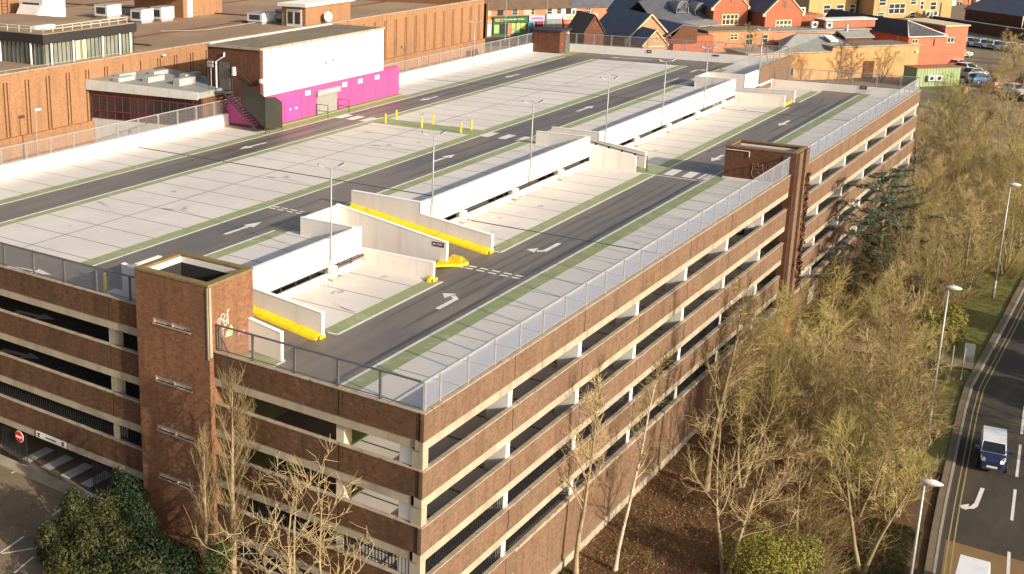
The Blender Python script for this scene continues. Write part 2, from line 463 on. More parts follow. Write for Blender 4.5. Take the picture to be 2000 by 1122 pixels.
for o_ in (0, .22):
    for k in range(8):
        x0, x1 = -7.4-k*1.5, -7.4-(k+1)*1.5
        flat(b, [(x0, 15.9-o_+k*.25), (x1, 16.15-o_+k*.25), (x1, 16.05-o_+k*.25), (x0, 15.8-o_+k*.25)], -9.574)
b.build('yellow_line', 'yline', fore)
b = MB()
for k in range(5):
    y = 24.9-1.5*k
    flat(b, [(.35, y-1.1), (2.1, y-1.1), (2.1, y-.4), (.35, y-.4)], -9.55)
b.build('zebra_crossing', 'line', fore)

# ------------------------------------------------------------------ the car park
cp = thing('car_park', 'split-level brick multi-storey car park with pale open roof deck', 'car park', (0, 0, -13.3))
XE, XL, YL = 91.2, 97.3, 42.0

def rects(mb, lst, z, dz):
    for x0, x1, y0, y1 in lst:
        mb.box(x0, x1, y0, y1, z-dz, z)
# roof slabs with the ramp wells left open
rects_right = [(.25, XE-.25, .25, 9.2), (.25, 16.1, 9.2, 13.5), (18.9, 79.3, 9.2, 13.5), (82.1, XE-.25, 9.2, 13.5)]
b = MB(); rects(b, rects_right, D0, .3)
b.build('roof_deck', 'deck', cp, label='lower right-hand half of the pale roof deck')
rects_left = [(.25, XL-.25, 18.3, YL-.25), (.25, 2.5, 13.5, 18.3), (5.6, 15.9, 13.5, 18.3), (22.1, 46.0, 13.5, 18.3), (47.6, 79.1, 13.5, 18.3), (82.1, XL-.25, 13.5, 18.3)]
b = MB(); rects(b, rects_left, D1, .3)
b.build('roof_deck', 'deck', cp, label='raised left-hand half of the pale roof deck')
# lower storeys
for k in range(1, 5):
    b = MB(); b.box(.25, XE-.25, .25, 13.4, D0-ST*k-.14, D0-ST*k); b.cur = 1; b.box(.25, XE-.25, .25, 13.4, D0-ST*k-.3, D0-ST*k-.142)
    b.build('floor_slab', ['floor_light', 'soffit'], cp)
    if k < 4:
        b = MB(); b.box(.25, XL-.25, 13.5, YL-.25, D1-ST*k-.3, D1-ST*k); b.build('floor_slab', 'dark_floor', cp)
# lane, bay lines and green strips of two open storeys, seen through the gaps
b = MB()
for k in (1, 2, 3):
    z = D0-ST*k
    b.cur = 0
    b.box(.3, XE-.3, 5.0, 8.4, z, z+.004)
    b.cur = 1
    b.box(.3, XE-.3, 4.2, 5.0, z, z+.004); b.box(.3, 16, 8.4, 10.6, z, z+.004)
    b.cur = 2
    for i in range(35):
        x = 2.07+2.55*i
        b.box(x-.05, x+.05, .3, 4.2, z, z+.006)
b.build('floor_marking', ['lane', 'green', 'exp'], cp)
def arrow_poly(mb, tail, head, z, w=.16, hw=.42, hl=1.1):
    t = Vector(tail[:2]); h = Vector(head[:2]); d = h-t; L = d.length; d.normalize(); n_ = Vector((-d.y, d.x))
    nk = h-d*hl
    mb.face([(*(t-n_*w), z), (*(nk-n_*w), z), (*(nk+n_*w), z), (*(t+n_*w), z)])
    mb.face([(*(nk-n_*hw), z), (*h, z), (*(nk+n_*hw), z)])
b = MB(); arrow_poly(b, (1.72, 25.8), (2.09, 23.1), D1-ST+.008); b.build('floor_arrow', 'floor_light', cp)
b = MB(); arrow_poly(b, (1.57, 27), (1.95, 24.3), D1-2*ST+.008); b.build('floor_arrow', 'floor_light', cp)

# painted surfaces of the roof, each a few millimetres above the one below
E1 = .004
lane = MB()
zR, zL = D0, D1
lane.box(.3, XE-.3, 5.0, 8.45, zR, zR+E1)
for x0, x1 in ((2.4, 6.4), (16.0, 22.5), (79.2, 82.4)):
    lane.box(x0, x1, 8.45, 9.2, zR, zR+E1)
lane.box(18.95, 22.3, 9.2, 9.3, zR, zR+E1)
lane.build('lane_coating', 'lane', cp, label='dark drive lane along the lower right-hand deck')
lane = MB()
lane.box(.3, XL-.3, 19.05, 22.6, zL, zL+E1)
lane.box(.3, XL-.3, 33.2, 36.6, zL, zL+E1)
lane.box(.3, 4.3, 22.6, 33.2, zL, zL+E1); lane.box(92.2, XL-.3, 22.6, 33.2, zL, zL+E1)
for x0, x1 in ((2.5, 5.6), (18.9, 22.2), (15.3, 18.9)):
    lane.box(x0, x1, 18.3, 19.05, zL, zL+E1)
lane.build('lane_coating', 'lane', cp, label='dark one-way drive loop round the raised left-hand deck')
gr = MB()
gr.box(.3, XE-.3, 4.1, 5.0, zR, zR+E1)
for x0, x1 in ((.3, 2.4), (6.4, 16.0), (22.5, 45.9), (48.8, 79.2), (82.4, 89.8)):
    gr.box(x0, x1, 8.45, 9.35, zR, zR+E1)
gr.box(.3, 2.3, 8.6, 13.4, zR, zR+E1*.8)
gr.box(45.9, 48.8, 8.45, 10.2, zR, zR+E1)
gr.box(46.05, 47.6, 10.2, 10.6, zR, zR+E1)
gr.build('green_strip', 'green', cp)
gr = MB()
for x0, x1 in ((5.8, 15.3), (22.4, 45.8), (47.7, 78.9), (84, 92)):
    gr.box(x0, x1, 18.2, 19.05, zL, zL+E1)
gr.box(45.8, 47.7, 17.7, 19.05, zL, zL+E1)
gr.box(4.3, 92.2, 22.6, 23.55, zL, zL+E1); gr.box(4.3, 92.2, 32.5, 33.2, zL, zL+E1)
gr.box(46.0, 48.2, 23.55, 32.5, zL, zL+E1)
gr.box(.3, 38, 36.6, 37.55, zL, zL+E1); gr.box(59.2, 96, 36.6, 37.55, zL, zL+E1)
gr.box(38, 59.2, 36.6, 38.3, zL, zL+E1)
gr.box(94.4, 97, 37.55, 38.4, zL, zL+E1); gr.box(96, 97, 36.6, 37.55, zL, zL+E1)
gr.build('green_strip', 'green', cp)
li = MB()
W = .07
def hx(x0, x1, y, z): li.box(x0, x1, y-W, y+W, z, z+.009)
def hy(x, y0, y1, z): li.box(x-W, x+W, y0, y1, z, z+.009)
hx(.3, 90, 5.0, zR)
for x0, x1 in ((.3, 2.4), (6.4, 16.0), (22.5, 45.9), (48.8, 79.2), (82.4, 89.8)):
    hx(x0, x1, 8.47, zR)
hy(6.4, 8.47, 9.0, zR); hy(22.5, 8.47, 8.9, zR); hy(2.45, 8.5, 8.7, zR)
hy(45.9, 5.0, 9.8, zR)
for x0, x1 in ((5.8, 15.3), (22.4, 45.8), (47.7, 78.9), (84, 92)):
    hx(x0, x1, 19.06, zL)
hx(4.3, 92.2, 22.6, zL); hx(4.3, 92.2, 33.2, zL); hx(.3, 92.2, 36.6, zL)
hy(4.3, 22.6, 33.2, zL); hy(92.2, 22.6, 33.2, zL)
hx(79.3, 83.6, 20.4, zL)
li.build('white_line', 'line', cp)
for x0, z, ys in ((19.0, zL, (19.95, 20.65, 21.35, 22.0)), (18.75, zR, (5.45, 6.15, 6.85, 7.55, 8.25, 8.8))):
    for y0 in ys:
        for o_ in (0, .42):
            dk = MB(); dk.box(x0+o_, x0+.18+o_, y0, y0+.45, z, z+.009); dk.build('give_way_dash', 'line', cp)
for x0, x1, z, ys in ((46.0, 47.85, zL, ((21.85, 22.55), (20.35, 21.05), (19.1, 19.6))), (46.05, 47.9, zL, ((35.85, 36.55), (34.6, 35.35), (33.35, 34.0))), (46.4, 48.4, zR, ((7.4, 8.1), (6.1, 6.8), (5.15, 5.7)))):
    for y0, y1 in ys:
        zb = MB(); zb.box(x0, x1, y0, y1, z, z+.008); zb.build('crossing_bar', 'line', cp)
def straight(t, h, z):
    m = MB(); arrow_poly(m, t, h, z+.008, w=.13, hw=.40, hl=1.2); m.build('direction_arrow', 'line', cp)
for t, h in (((13.0, 20.85), (16.3, 20.8)), ((35.9, 20.85), (39, 20.8)), ((60.3, 20.9), (63.7, 20.85)), ((34.4, 34.8), (31.3, 34.95)), ((60.4, 34.75), (57.4, 34.95)), ((77.4, 34.9), (74.3, 35.0)), ((95, 27.5), (94.6, 32.5)), ((1.75, 26.2), (2.1, 23.2))):
    straight(t, h, zL)
for t, h in (((55.3, 6.75), (52.6, 6.75)), ((72.5, 6.65), (69.6, 6.7))):
    straight(t, h, zR)
straight((5.0, 12.3), (5.1, 9.5), zR+.0)
def bent(x, y, s, side, z):
    """straight-on stem that turns at the tip: s = +1 points along +x"""
    m = MB(); zz = z+.008
    m.face([(x, y-.13, zz), (x+s*1.9, y-.13, zz), (x+s*1.9, y+.13, zz), (x, y+.13, zz)][::s])
    m.face([(x+s*1.905, y-side*.13, zz+.001), (x+s*2.3, y+side*.30, zz+.001), (x+s*2.05, y+side*.42, zz+.001), (x+s*1.76, y+side*.135, zz+.001)])
    m.face([(x+s*2.55, y+side*.36, zz+.002), (x+s*2.2, y+side*.98, zz+.002), (x+s*1.6, y+side*.52, zz+.002)])
    m.build('direction_arrow', 'line', cp)
bent(12.2, 6.55, 1, 1, zR); bent(26.1, 6.6, -1, 1, zR); bent(88.2, 20.8, 1, -1, zL)
jl = MB()
J = .028
def jy(x, y0, y1, z, w=J): jl.box(x-w, x+w, y0, y1, z, z+.005)
for i in range(34):
    x = 4.63+2.55*i
    if x < 90 and not (47.5 < x < 50.8): jy(x, .3, 4.1, zR)
for i in range(-9, 24):
    x = 30.04+2.6*i
    for x0, x1 in ((6.6, 15.8), (23, 45.5), (49, 78.8), (82.6, 89.8)):
        if x0 < x < x1: jy(x, 9.35, 13.3, zR)
for i in range(-9, 34):
    x = 27.5+2.49*i
    if 4.6 < x < 92 and not (45.8 < x < 48.4):
        jy(x, 23.55, 32.5, zL, .03)
    if (1 < x < 37.5) or (60 < x < 94): jy(x, 37.55, 41.7, zL, .03)
    for x0, x1 in ((6.4, 15.3), (22.6, 45.2), (48.2, 78.3), (84, 92)):
        if x0 < x < x1: jy(x, 13.8, 18.2, zL, .03)
jl.box(4.5, 46.0, 28.16, 28.23, zL, zL+.005); jl.box(48.2, 92.0, 28.16, 28.23, zL, zL+.005)
jl.build('bay_line', 'joint', cp)
for x, z, y0, y1 in ((27.5, zR, .3, 13.3), (75.2, zR, .3, 13.3), (27.4, zL, 13.8, 41.7), (69.1, zL, 13.8, 41.7)):
    ex = MB(); ex.box(x-.075, x+.075, y0, y1, z, z+.011); ex.build('expansion_joint', 'exp', cp)
MT['stain'] = mat('oil_stain', (.34, .315, .34), (.48, .44, .42), 3)
rs = random.Random(3)
for i in range(17):
    if rs.random() < .7: x, y, z = rs.uniform(6, 90), rs.choice([25.5, 30.2])+rs.uniform(-1.2, 1.2), zL
    else: x, y, z = rs.uniform(8, 88), 11.4+rs.uniform(-1, 1), zR
    if 45.5 < x < 48.7: continue
    rr = rs.uniform(.12, .38); n_ = 9
    st = MB(); st.face([(x+rr*rs.uniform(.6, 1.5)*math.cos(6.283*k/n_)*1.2, y+rr*rs.uniform(.5, 1.1)*math.sin(6.283*k/n_), z+.0065) for k in range(n_)]); st.build('oil_stain', 'stain', cp)
# tyre marks worn along the lanes and curling into the bays
MT['tyre_lane'] = mat('tyre_wear', (.098, .086, .079), (.125, .107, .096), 1.5, rough=.5)
MT['tyre_bay'] = mat('tyre_scuff', (.565, .52, .48), (.615, .57, .525), 1.2, rough=.7)
def ribbon(mb, pts, w, z):
    V_ = [Vector((p[0], p[1])) for p in pts]; L_, R_ = [], []
    for i, p in enumerate(V_):
        d_ = (V_[min(i+1, len(V_)-1)]-V_[max(i-1, 0)]).normalized(); n_ = Vector((-d_.y, d_.x))*w/2
        ww = .15 if i in (0, len(V_)-1) else 1
        L_.append(p+n_*ww); R_.append(p-n_*ww)
    for i in range(len(V_)-1):
        mb.face([(*R_[i], z), (*R_[i+1], z), (*L_[i+1], z), (*L_[i], z)])
for yc, z in ((6.7, zR), (20.8, zL), (34.9, zL)):
    for i in range(9):
        x0 = rs.uniform(5, 82); L = rs.uniform(6, 22); off = rs.uniform(-.5, .5)
        for o_ in (-.7, .7):
            ph = rs.random()
            mk = MB(); ribbon(mk, [(x0+L*k/8, yc+off+o_+.10*math.sin(k*.8+ph)) for k in range(9)], rs.uniform(.16, .3), z+.0062+.0001*i); mk.build('tyre_mark', 'tyre_lane', cp)
for i in range(13):
    up = rs.random() < .5
    x0 = rs.uniform(8, 84)
    if 44 < x0 < 50: continue
    yb, dr, z = rs.choice([(23.6, 1, zL), (32.4, -1, zL), (9.5, 1, zR), (18.0, -1, zL)])
    if yb in (9.5, 18.0) and (13 < x0 < 24 or x0 > 74): continue
    sg = rs.choice((-1, 1)); R0 = rs.uniform(2.4, 3.4)
    for o_ in (0, 1.3):
        r_ = R0+o_
        mk = MB(); ribbon(mk, [(x0+sg*r_*(1-math.cos(1.45*k/8)), yb+dr*r_*math.sin(1.45*k/8)*.95) for k in range(9)], .10, z+.0068+.0001*i); mk.build('tyre_mark', 'tyre_bay', cp)

# facades: brick spandrels, concrete beams, columns
COLX = [.3]+[7.35+7.1*i for i in range(12)]+[90.9]
for k in range(5):
    zt = -ST*k
    b = MB(); cpg = MB()
    for a, c in zip(COLX[:-1], COLX[1:]):
        x0, x1 = a+.03 if a > 1 else -.12, c-.03 if c < 90 else XE+.1
        b.cur = 0
        if 43 < a < 50: 
            for xa, xb in ((x0, min(x1, 47.9)), (max(x0, 50.5), x1)):
                if xb-xa > .3: b.box(xa, xb, -.08, .07, zt-1.15, zt)
        else:
            b.box(x0, x1, -.08, .07, zt-1.15, zt)
    b.build('brick_spandrel', 'brick', cp)
    cpg.box(-.12, 47.9, -.11, .1, zt, zt+.045); cpg.box(50.5, XE+.14, -.11, .1, zt, zt+.045)
    cpg.build('coping', 'coping', cp)
    b = MB(); b.box(-.1, XE+.08, -.05, .3, zt-1.55, zt-1.15); b.build('concrete_beam', 'concrete', cp)
for i, x in enumerate(COLX):
    b = MB(); b.box(x-.2, x+.16, .075, 1.1, -13.4, -1.5)
    b.build('column', 'white', cp)
# lowest solid wall with its plinth
b = MB(); b.box(8.2, XE, -.06, .25, -13.6, -9.75); b.build('base_wall', 'brick', cp)
b = MB(); b.box(8.15, XE+.05, -.13, .3, -9.75, -9.62); b.build('coping', 'coping', cp)
b = MB(); b.box(8.2, XE, -.16, -.06, -13.6, -12.75); b.build('plinth', 'concrete', cp)
# near end
def near_side(y0, y1, ztop, cols, levels):
    for k in range(levels):
        zt = ztop-ST*k
        b = MB()
        ys = [y0]+cols+[y1]
        for a, c in zip(ys[:-1], ys[1:]):
            b.box(-.08, .08, a+.03, c-.03, zt-1.15, zt)
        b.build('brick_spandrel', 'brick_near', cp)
        b = MB(); b.box(-.11, .11, y0, y1, zt, zt+.045); b.build('coping', 'coping', cp)
        b = MB(); b.box(-.05, .3, y0, y1, zt-1.55, zt-1.15); b.build('concrete_beam', 'concrete', cp)
    for y in cols:
        b = MB(); b.box(.085, .65, y-.17, y+.2, -13.4, ztop-1.5); b.build('column', 'concrete_light', cp)
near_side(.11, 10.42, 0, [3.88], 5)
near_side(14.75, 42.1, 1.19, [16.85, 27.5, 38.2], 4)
b = MB(); b.box(-.05, .35, -.03, .45, -13.4, -1.5); b.build('column', 'concrete', cp)
# inner rows of columns
for x in [6.0+6.97*i for i in range(13)]:
    b = MB(); b.box(x-.25, x+.25, 13.5, 13.72, -13.4, D0+.75); b.build('column', 'white_dirty', cp)
for x in [8+10.4*i for i in range(9)]:
    b = MB(); b.box(x-.25, x+.25, 28, 28.5, -9.6, D1-.3); b.build('column', 'white_dirty', cp)
# outer skins on the far and left sides
b = MB(); b.box(XE-.1, XE+.1, .25, 13.4, -12.5, 0); b.build('end_wall', 'brick', cp)
b = MB(); b.box(XL-.1, XL+.12, 13.4, YL, -9.7, 1.3); b.build('end_wall', 'brick', cp)
b = MB(); b.box(0.3, XL, YL, YL+.2, -9.7, 1.3); b.build('side_wall', 'brick', cp)
b = MB(); b.box(86.4, XL+.1, 13.36, 13.5, -12.5, 1.75); b.build('side_wall', 'brick', cp)
# bars in the lower gaps
pb = MB()
def bars_x(y, x0, x1, z0, z1, step=.16):
    n_ = int((x1-x0)/step)
    for i in range(n_): pb.box(x0+i*step, x0+i*step+.035, y, y+.035, z0, z1)
    pb.box(x0, x1, y+.036, y+.06, z0+.1, z0+.14); pb.box(x0, x1, y+.036, y+.06, z1-.14, z1-.1)
def bars_y(x, y0, y1, z0, z1, step=.16):
    n_ = int((y1-y0)/step)
    for i in range(n_): pb.box(x, x+.035, y0+i*step, y0+i*step+.035, z0, z1)
    pb.box(x+.036, x+.06, y0, y1, z0+.1, z0+.14); pb.box(x+.036, x+.06, y0, y1, z1-.14, z1-.1)
bars_x(.1, .5, 40, -7.17, -6.39); bars_x(.1, .5, 40, -9.6, -8.79)
bars_y(.1, .4, 10.3, -7.17, -6.39); bars_y(.1, .4, 10.3, -9.6, -8.79); bars_y(.1, .4, 10.3, -12.8, -11.2)
bars_y(.1, 14.8, 33, -6.0, -5.18)
pb.build('security_bars', 'bars', cp, label='black vertical security bars in the lower gaps')
for g0, g1 in ((23.6, 25.7), (15.0, 18.9)):
    pb = MB(); bars_y(.05, g0, g1, -9.5, -7.65, .13); pb.build('entrance_gate', 'bars', cp)
# white inner faces
wi = MB()
wi.box(.5, XL-.2, YL-.2, YL-.02, D1, D1+1.0); wi.box(XL-.24, XL-.1, 13.6, 38.3, D1, D1+.92)
wi.build('inner_parapet', 'white', cp)
wi = MB(); wi.box(XE-.24, XE-.12, .3, 13.4, D0, -.02)
wi.box(.22, .3, .3, 10.4, D0, -.05); wi.box(.3, 47.8, .22, .3, D0, -.05); wi.box(50.6, XE-.3, .22, .3, D0, -.05); wi.box(.22, .3, 14.9, 41.8, D1, 1.12)
wi.build('inner_parapet', 'white_dirty', cp)
# split between the two decks: parapet beam, slot, upstand, pipes
for x0, x1, nm in ((5.75, 15.85, 'nearest'), (22.2, 45.9, 'long near'), (47.7, 79.2, 'long far'), (82.2, 86.4, 'short far')):
    b = MB(); b.box(x0, x1, 13.48, 13.74, -.03, 1.47); b.build('divider_parapet', 'white', cp, label='%s white parapet between the two roof levels' % nm)
    b = MB(); b.box(x0+.02, x1-.02, 13.46, 13.62, D0, -.40); b.build('upstand', 'white_dirty', cp)
    b = MB()
    b.box(x0+.1, x1-.1, 13.55, 13.6, -.14, -.07)
    xx = x0+.5
    while xx < x1:
        b.box(xx-.03, xx+.03, 13.56, 13.62, -.4, -.05); xx += 1.25
    b.build('slot_rail', 'pipe', cp)
for i in range(12):
    x = 6.0+6.97*i
    if 6.5 < x < 86 and not (16 < x < 22) and not (79.2 < x < 82.2):
        b = MB(); b.box(x-.3, x+.22, 13.2, 13.47, D0, -.03); b.build('pier', 'white_dirty', cp)
        b = MB(); b.tube([(x+3.2, 13.36, -.12), (x+.55, 13.36, -.12), (x+.42, 13.36, -.2), (x+.42, 13.36, D0+.02)], .055, 6)
        b.build('drain_pipe', 'pipe', cp)
        b = MB(); b.box(x-.35, x+.6, 13.1, 13.46, D0, D0+.1); b.build('pier_base', 'concrete', cp)
b = MB(); b.box(82.3, 90.9, 13.3, 13.42, -.06, .03); b.tube([(86.6, 13.3, -.12), (90.2, 13.3, -.12), (90.4, 13.3, -.2), (90.4, 13.3, D0)], .06, 6); b.build('ledge_rail', 'white', cp)

# ------------------------------------------------------------------ ramps and ramp walls
def ramp_part(x0, x1, ya, za, yb, zb, m='lane'):
    b = MB(); b.hexa([(x0, ya, za-.25), (x1, ya, za-.25), (x1, yb, zb-.25), (x0, yb, zb-.25)],
                     [(x0, ya, za), (x1, ya, za), (x1, yb, zb), (x0, yb, zb)])
    return b.build('ramp', m, cp)
ramp_part(2.5, 5.6, 9.2, D0+.02, 18.3, D1-.002)
ramp_part(19.1, 22.1, 9.2, D0+.02, 18.3, D1-.002)
ramp_part(46.0, 47.6, 10.2, D0+.02, 17.7, D1-.002)
ramp_part(16.1, 18.9, 9.2, D0-.002, 17.5, D0-1.2)
ramp_part(79.3, 82.1, 9.2, D0-.002, 17.5, D0-1.2)
def wall_y(name, x, t, prof, base, label, m='white_dirty', kerb=None):
    """wall lying along y at x; prof = [(y, top z)], base = [(y, bottom z)] in step with it"""
    y0 = prof[0][0]
    w = thing(name, label, 'wall', (x, prof[-1][0], base[-1][1]), 'white walls beside the ramps')
    b = MB()
    for i in range(len(prof)-1):
        (ya, ta), (yb, tb) = prof[i], prof[i+1]
        if abs(ya-yb) < 1e-6: continue
        ba, bb = base[i][1], base[i+1][1]
        b.hexa([(x, yb, bb), (x+t, yb, bb), (x+t, ya, ba), (x, ya, ba)], [(x, yb, tb), (x+t, yb, tb), (x+t, ya, ta), (x, ya, ta)])
    b.build('wall_body', m, w)
    b = MB()
    for i in range(len(prof)-1):
        (ya, ta), (yb, tb) = prof[i], prof[i+1]
        if abs(ya-yb) < 1e-6: continue
        b.hexa([(x-.02, yb, tb), (x+t+.02, yb, tb), (x+t+.02, ya, ta), (x-.02, ya, ta)], [(x-.02, yb, tb+.03), (x+t+.02, yb, tb+.03), (x+t+.02, ya, ta+.03), (x-.02, ya, ta+.03)])
    b.build('wall_cap', 'white', w)
    if kerb:
        b = MB()
        for i in range(len(kerb)-1):
            (ya, za), (yb, zb) = kerb[i], kerb[i+1]
            b.hexa([(x-.42, yb, zb-.05), (x-.01, yb, zb-.05), (x-.01, ya, za-.05), (x-.42, ya, za-.05)], [(x-.36, yb, zb+.10), (x-.01, yb, zb+.28), (x-.01, ya, za+.28), (x-.36, ya, za+.10)])
        b.box(x-.2, x+t+.04, kerb[-1][0]-.13, kerb[-1][0]-.11, D0, D0+.16)
        b.build('kerb', 'yellow', w)
    return w
wall_y('ramp_wall', 5.57, .22, [(18.3, 1.45), (13.5, .92), (8.75, .47)], [(18.3, .1), (13.5, -.6), (8.75, D0)],
       'sloping white wall with yellow kerb beside the nearest ramp', kerb=[(16, .12), (13, -.22), (8.85, D0)])
wall_y('ramp_wall', 2.3, .2, [(18.3, 1.9), (12, 1.05), (8.6, .55)], [(18.3, .1), (12, -.6), (8.6, D0)],
       'white wall above the green corner behind the near brick tower')
wall_y('ramp_wall', 22.07, .25, [(18.4, 1.48), (13.49, 1.48), (13.48, .8), (8.85, .28)], [(18.4, .3), (13.49, -.4), (13.48, -.4), (8.85, D0)],
       'stepped grey-white wall with long yellow kerb on the second ramp', kerb=[(18.35, .46), (13.5, -.17), (8.95, D0)])
wall_y('ramp_wall', 18.87, .21, [(17.3, 1.48), (9.9, .43)], [(17.3, -2.0), (9.9, -1.2)],
       'tall sloping white wall carrying a small plum sign')
wall_y('ramp_wall', 15.85, .2, [(13.46, .22), (8.95, .24)], [(13.46, -2.2), (8.95, D0-.3)],
       'low straight white wall at the end of the nearest two bays', kerb=[(9.1, D0), (8.95, D0)])
w = wall_y('ramp_wall', 15.4, .2, [(17.3, 1.47), (13.76, 1.47)], [(17.3, D1-.3), (13.76, D1-.3)],
       'short white parapet on the raised deck beside the open ramp well')
b = MB(); b.box(15.62, 18.88, 17.1, 17.3, D0-1.5, 1.47); b.build('wall_body', 'white', w)
wall_y('ramp_wall', 45.9, .18, [(13.46, .86), (9.95, .38)], [(13.46, D0), (9.95, D0)],
       'sloping white wall left of the pedestrian ramp with the handrail')
wall_y('ramp_wall', 47.57, .2, [(17.3, 1.47), (13.5, 1.47), (13.48, .86), (9.9, .42)], [(17.3, .2), (13.5, -.6), (13.48, -.6), (9.9, D0)],
       'stepped white wall right of the pedestrian ramp')
wall_y('ramp_wall', 45.75, .2, [(17.7, 1.4), (13.76, 1.45)], [(17.7, D1), (13.76, D1-.3)],
       'white parapet at the top of the pedestrian ramp facing the zebra crossing')
wall_y('ramp_wall', 79.15, .18, [(13.46, .2), (8.92, .28)], [(13.46, -2), (8.92, D0-.3)],
       'low white wall near side of the farthest ramp')
wall_y('ramp_wall', 82.07, .22, [(17.25, 1.48), (13.5, 1.48), (13.48, .25), (8.85, .35)], [(17.25, -2), (13.5, -2), (13.48, -2), (8.85, D0-.3)],
       'stepped white wall far side of the farthest ramp')
w = wall_y('ramp_wall', 78.9, .2, [(17.25, 1.47), (13.76, 1.47)], [(17.25, D1), (13.76, D1-.3)],
       'short white parapet boxing in the farthest ramp well')
b = MB(); b.box(79.12, 82.08, 17.05, 17.25, D0-1.5, 1.46); b.build('wall_body', 'white', w)
b = MB(); b.box(79.5, 82.0, 9.0, 9.3, D0, D0+.2); k_ = thing('yellow_kerb', 'yellow kerb block across the mouth of the farthest ramp', 'kerb', (80.7, 9.1, D0)); b.build('kerb_block', 'yellow', k_)
k_ = thing('yellow_kerb', 'yellow kerbed traffic island at the foot of the signed ramp wall', 'kerb', (19.2, 9.6, D0))
b = MB(); b.prism([(17.9, 10.1), (18.9, 9.0), (19.5, 8.85), (20.1, 9.5), (19.9, 10.4), (19.3, 10.4)], D0+.001, D0+.14); b.build('island_base', 'yellow', k_)
b = MB(); b.prism([(19.15, 9.2), (19.75, 9.4), (19.8, 10.0), (19.15, 9.9)], D0+.14, D0+.3); b.build('island_block', 'yellow', k_)
h = thing('handrail', 'black tubular handrail down the pedestrian ramp', 'handrail', (46.6, 9.8, D0))
b = MB()
b.tube([(46.35, 13.6, 1.0), (46.35, 9.95, .46), (46.6, 9.4, .34), (46.6, 9.35, D0)], .035, 6)
b.build('rail', 'bars', h)
b = MB(); b.tube([(46.35, 13.6, .8), (46.35, 9.95, .22)], .03, 6); b.build('rail', 'bars', h)
b = MB()
for i in range(4):
    y = 10.2+i*1.0; z = .46+(y-9.95)*.148
    b.box(46.3, 46.42, y-.06, y+.06, z-.32, z+.03)
b.build('rail_bracket', 'bars', h)
def sign_plate(parent_label, x, y, z, w, hgt, m, label):
    s = thing('sign', label, 'sign', (x, y, z))
    b = MB(); b.box(x-.03, x, y-w/2, y+w/2, z-hgt/2, z+hgt/2); b.build('plate', m, s)
    return s
def text(name, body, size, loc, rot, m, parent, ext=.004):
    cu = bpy.data.curves.new(name, 'FONT'); cu.body = body; cu.size = size; cu.extrude = ext
    cu.align_x = 'CENTER'; cu.align_y = 'CENTER'
    o = bpy.data.objects.new(name, cu)
    dg = None
    COL.objects.link(o)
    bpy.context.view_layer.update()
    me = bpy.data.meshes.new_from_object(o.evaluated_get(bpy.context.evaluated_depsgraph_get()))
    bpy.data.objects.remove(o); bpy.data.curves.remove(cu)
    me.materials.clear(); me.materials.append(MT[m])
    ob = bpy.data.objects.new(name, me); COL.objects.link(ob)
    ob.rotation_euler = rot; ob.location = Vector(loc)-LOC[parent.name]; ob.parent = parent
    LOC[ob.name] = Vector(loc)
    return ob
RX = (math.radians(90), 0, math.radians(-90))      # lettering on a face that looks towards -x
s = sign_plate('', 18.88, 10.42, .26, .72, .26, 'sign_plum', 'small plum exit sign near the low end of the tall ramp wall')
text('lettering', 'EXIT', .19, (18.845, 10.33, .26), RX, 'line', s)
b = MB(); b.box(18.842, 18.85, 10.6, 10.72, .22, .31); b.build('sign_symbol', 'line', s)
s = sign_plate('', XE-.25, 4.84, -.16, .6, .3, 'sign_plum', 'plum sign with white marks on the far white parapet of the lower deck')
text('lettering', 'EXIT', .15, (XE-.285, 4.84, -.16), RX, 'line', s)
s = sign_plate('', XL-.25, 28.64, 1.1, .5, .34, 'sign_plum', 'dark square sign on the far white parapet of the raised deck')
b = MB(); b.box(XL-.29, XL-.281, 28.5, 28.78, 1.05, 1.15); b.build('sign_symbol', 'line', s)
s = sign_plate('', XL-.25, 21.2, 1.15, .7, .16, 'sign_plum', 'thin dark sign strip on the far parapet right of the square sign')
# ------------------------------------------------------------------ stair towers
tw = thing('stair_tower', 'tall brown brick stair tower at the near end with slit windows and graffiti', 'tower', (1.2, 12.6, -11))
b = MB()
TX0, TX1, TY0, TY1, TZ = -.35, 2.68, 10.42, 14.75, 3.0
slits = [(.98, .72), (-1.78, -2.03), (-4.2, -4.46), (-6.6, -6.85)]
S0, S1 = 11.5, 13.72
b.box(TX0, TX0+.3, TY0, S0, -13, TZ); b.box(TX0, TX0+.3, S1, TY1, -13, TZ)
zp = TZ
for za, zb_ in slits:
    b.box(TX0, TX0+.3, S0, S1, za, zp); zp = zb_
b.box(TX0, TX0+.3, S0, S1, -13, zp)
b.box(TX0+.3, TX1, TY0, TY0+.3, -13, TZ); b.box(TX0+.3, TX1, TY1-.3, TY1, -13, TZ); b.box(TX1-.3, TX1, TY0+.3, TY1-.3, -13, TZ)
b.build('wall', 'brick_tower', tw)
b = MB()
b.box(TX0-.03, TX0+.33, TY0-.03, TY1+.03, TZ, TZ+.1); b.box(TX1-.33, TX1+.03, TY0-.03, TY1+.03, TZ, TZ+.1)
b.box(TX0+.33, TX1-.33, TY0-.03, TY0+.33, TZ, TZ+.1); b.box(TX0+.33, TX1-.33, TY1-.33, TY1+.03, TZ, TZ+.1)
b.build('roof_rim', 'rim', tw)
b = MB(); b.box(TX0+.3, TX1-.3, TY0+.3, TY1-.3, 1.9, 2.0); b.build('sunken_roof', 'cladding_dark', tw)
b = MB(); b.box(TX1-.36, TX1-.302, TY0+.36, TY1-.36, 2.72, 2.98); b.box(TX0+.3, TX1-.302, TY1-.36, TY1-.302, 2.72, 2.98); b.build('inner_lining', 'white_dirty', tw)
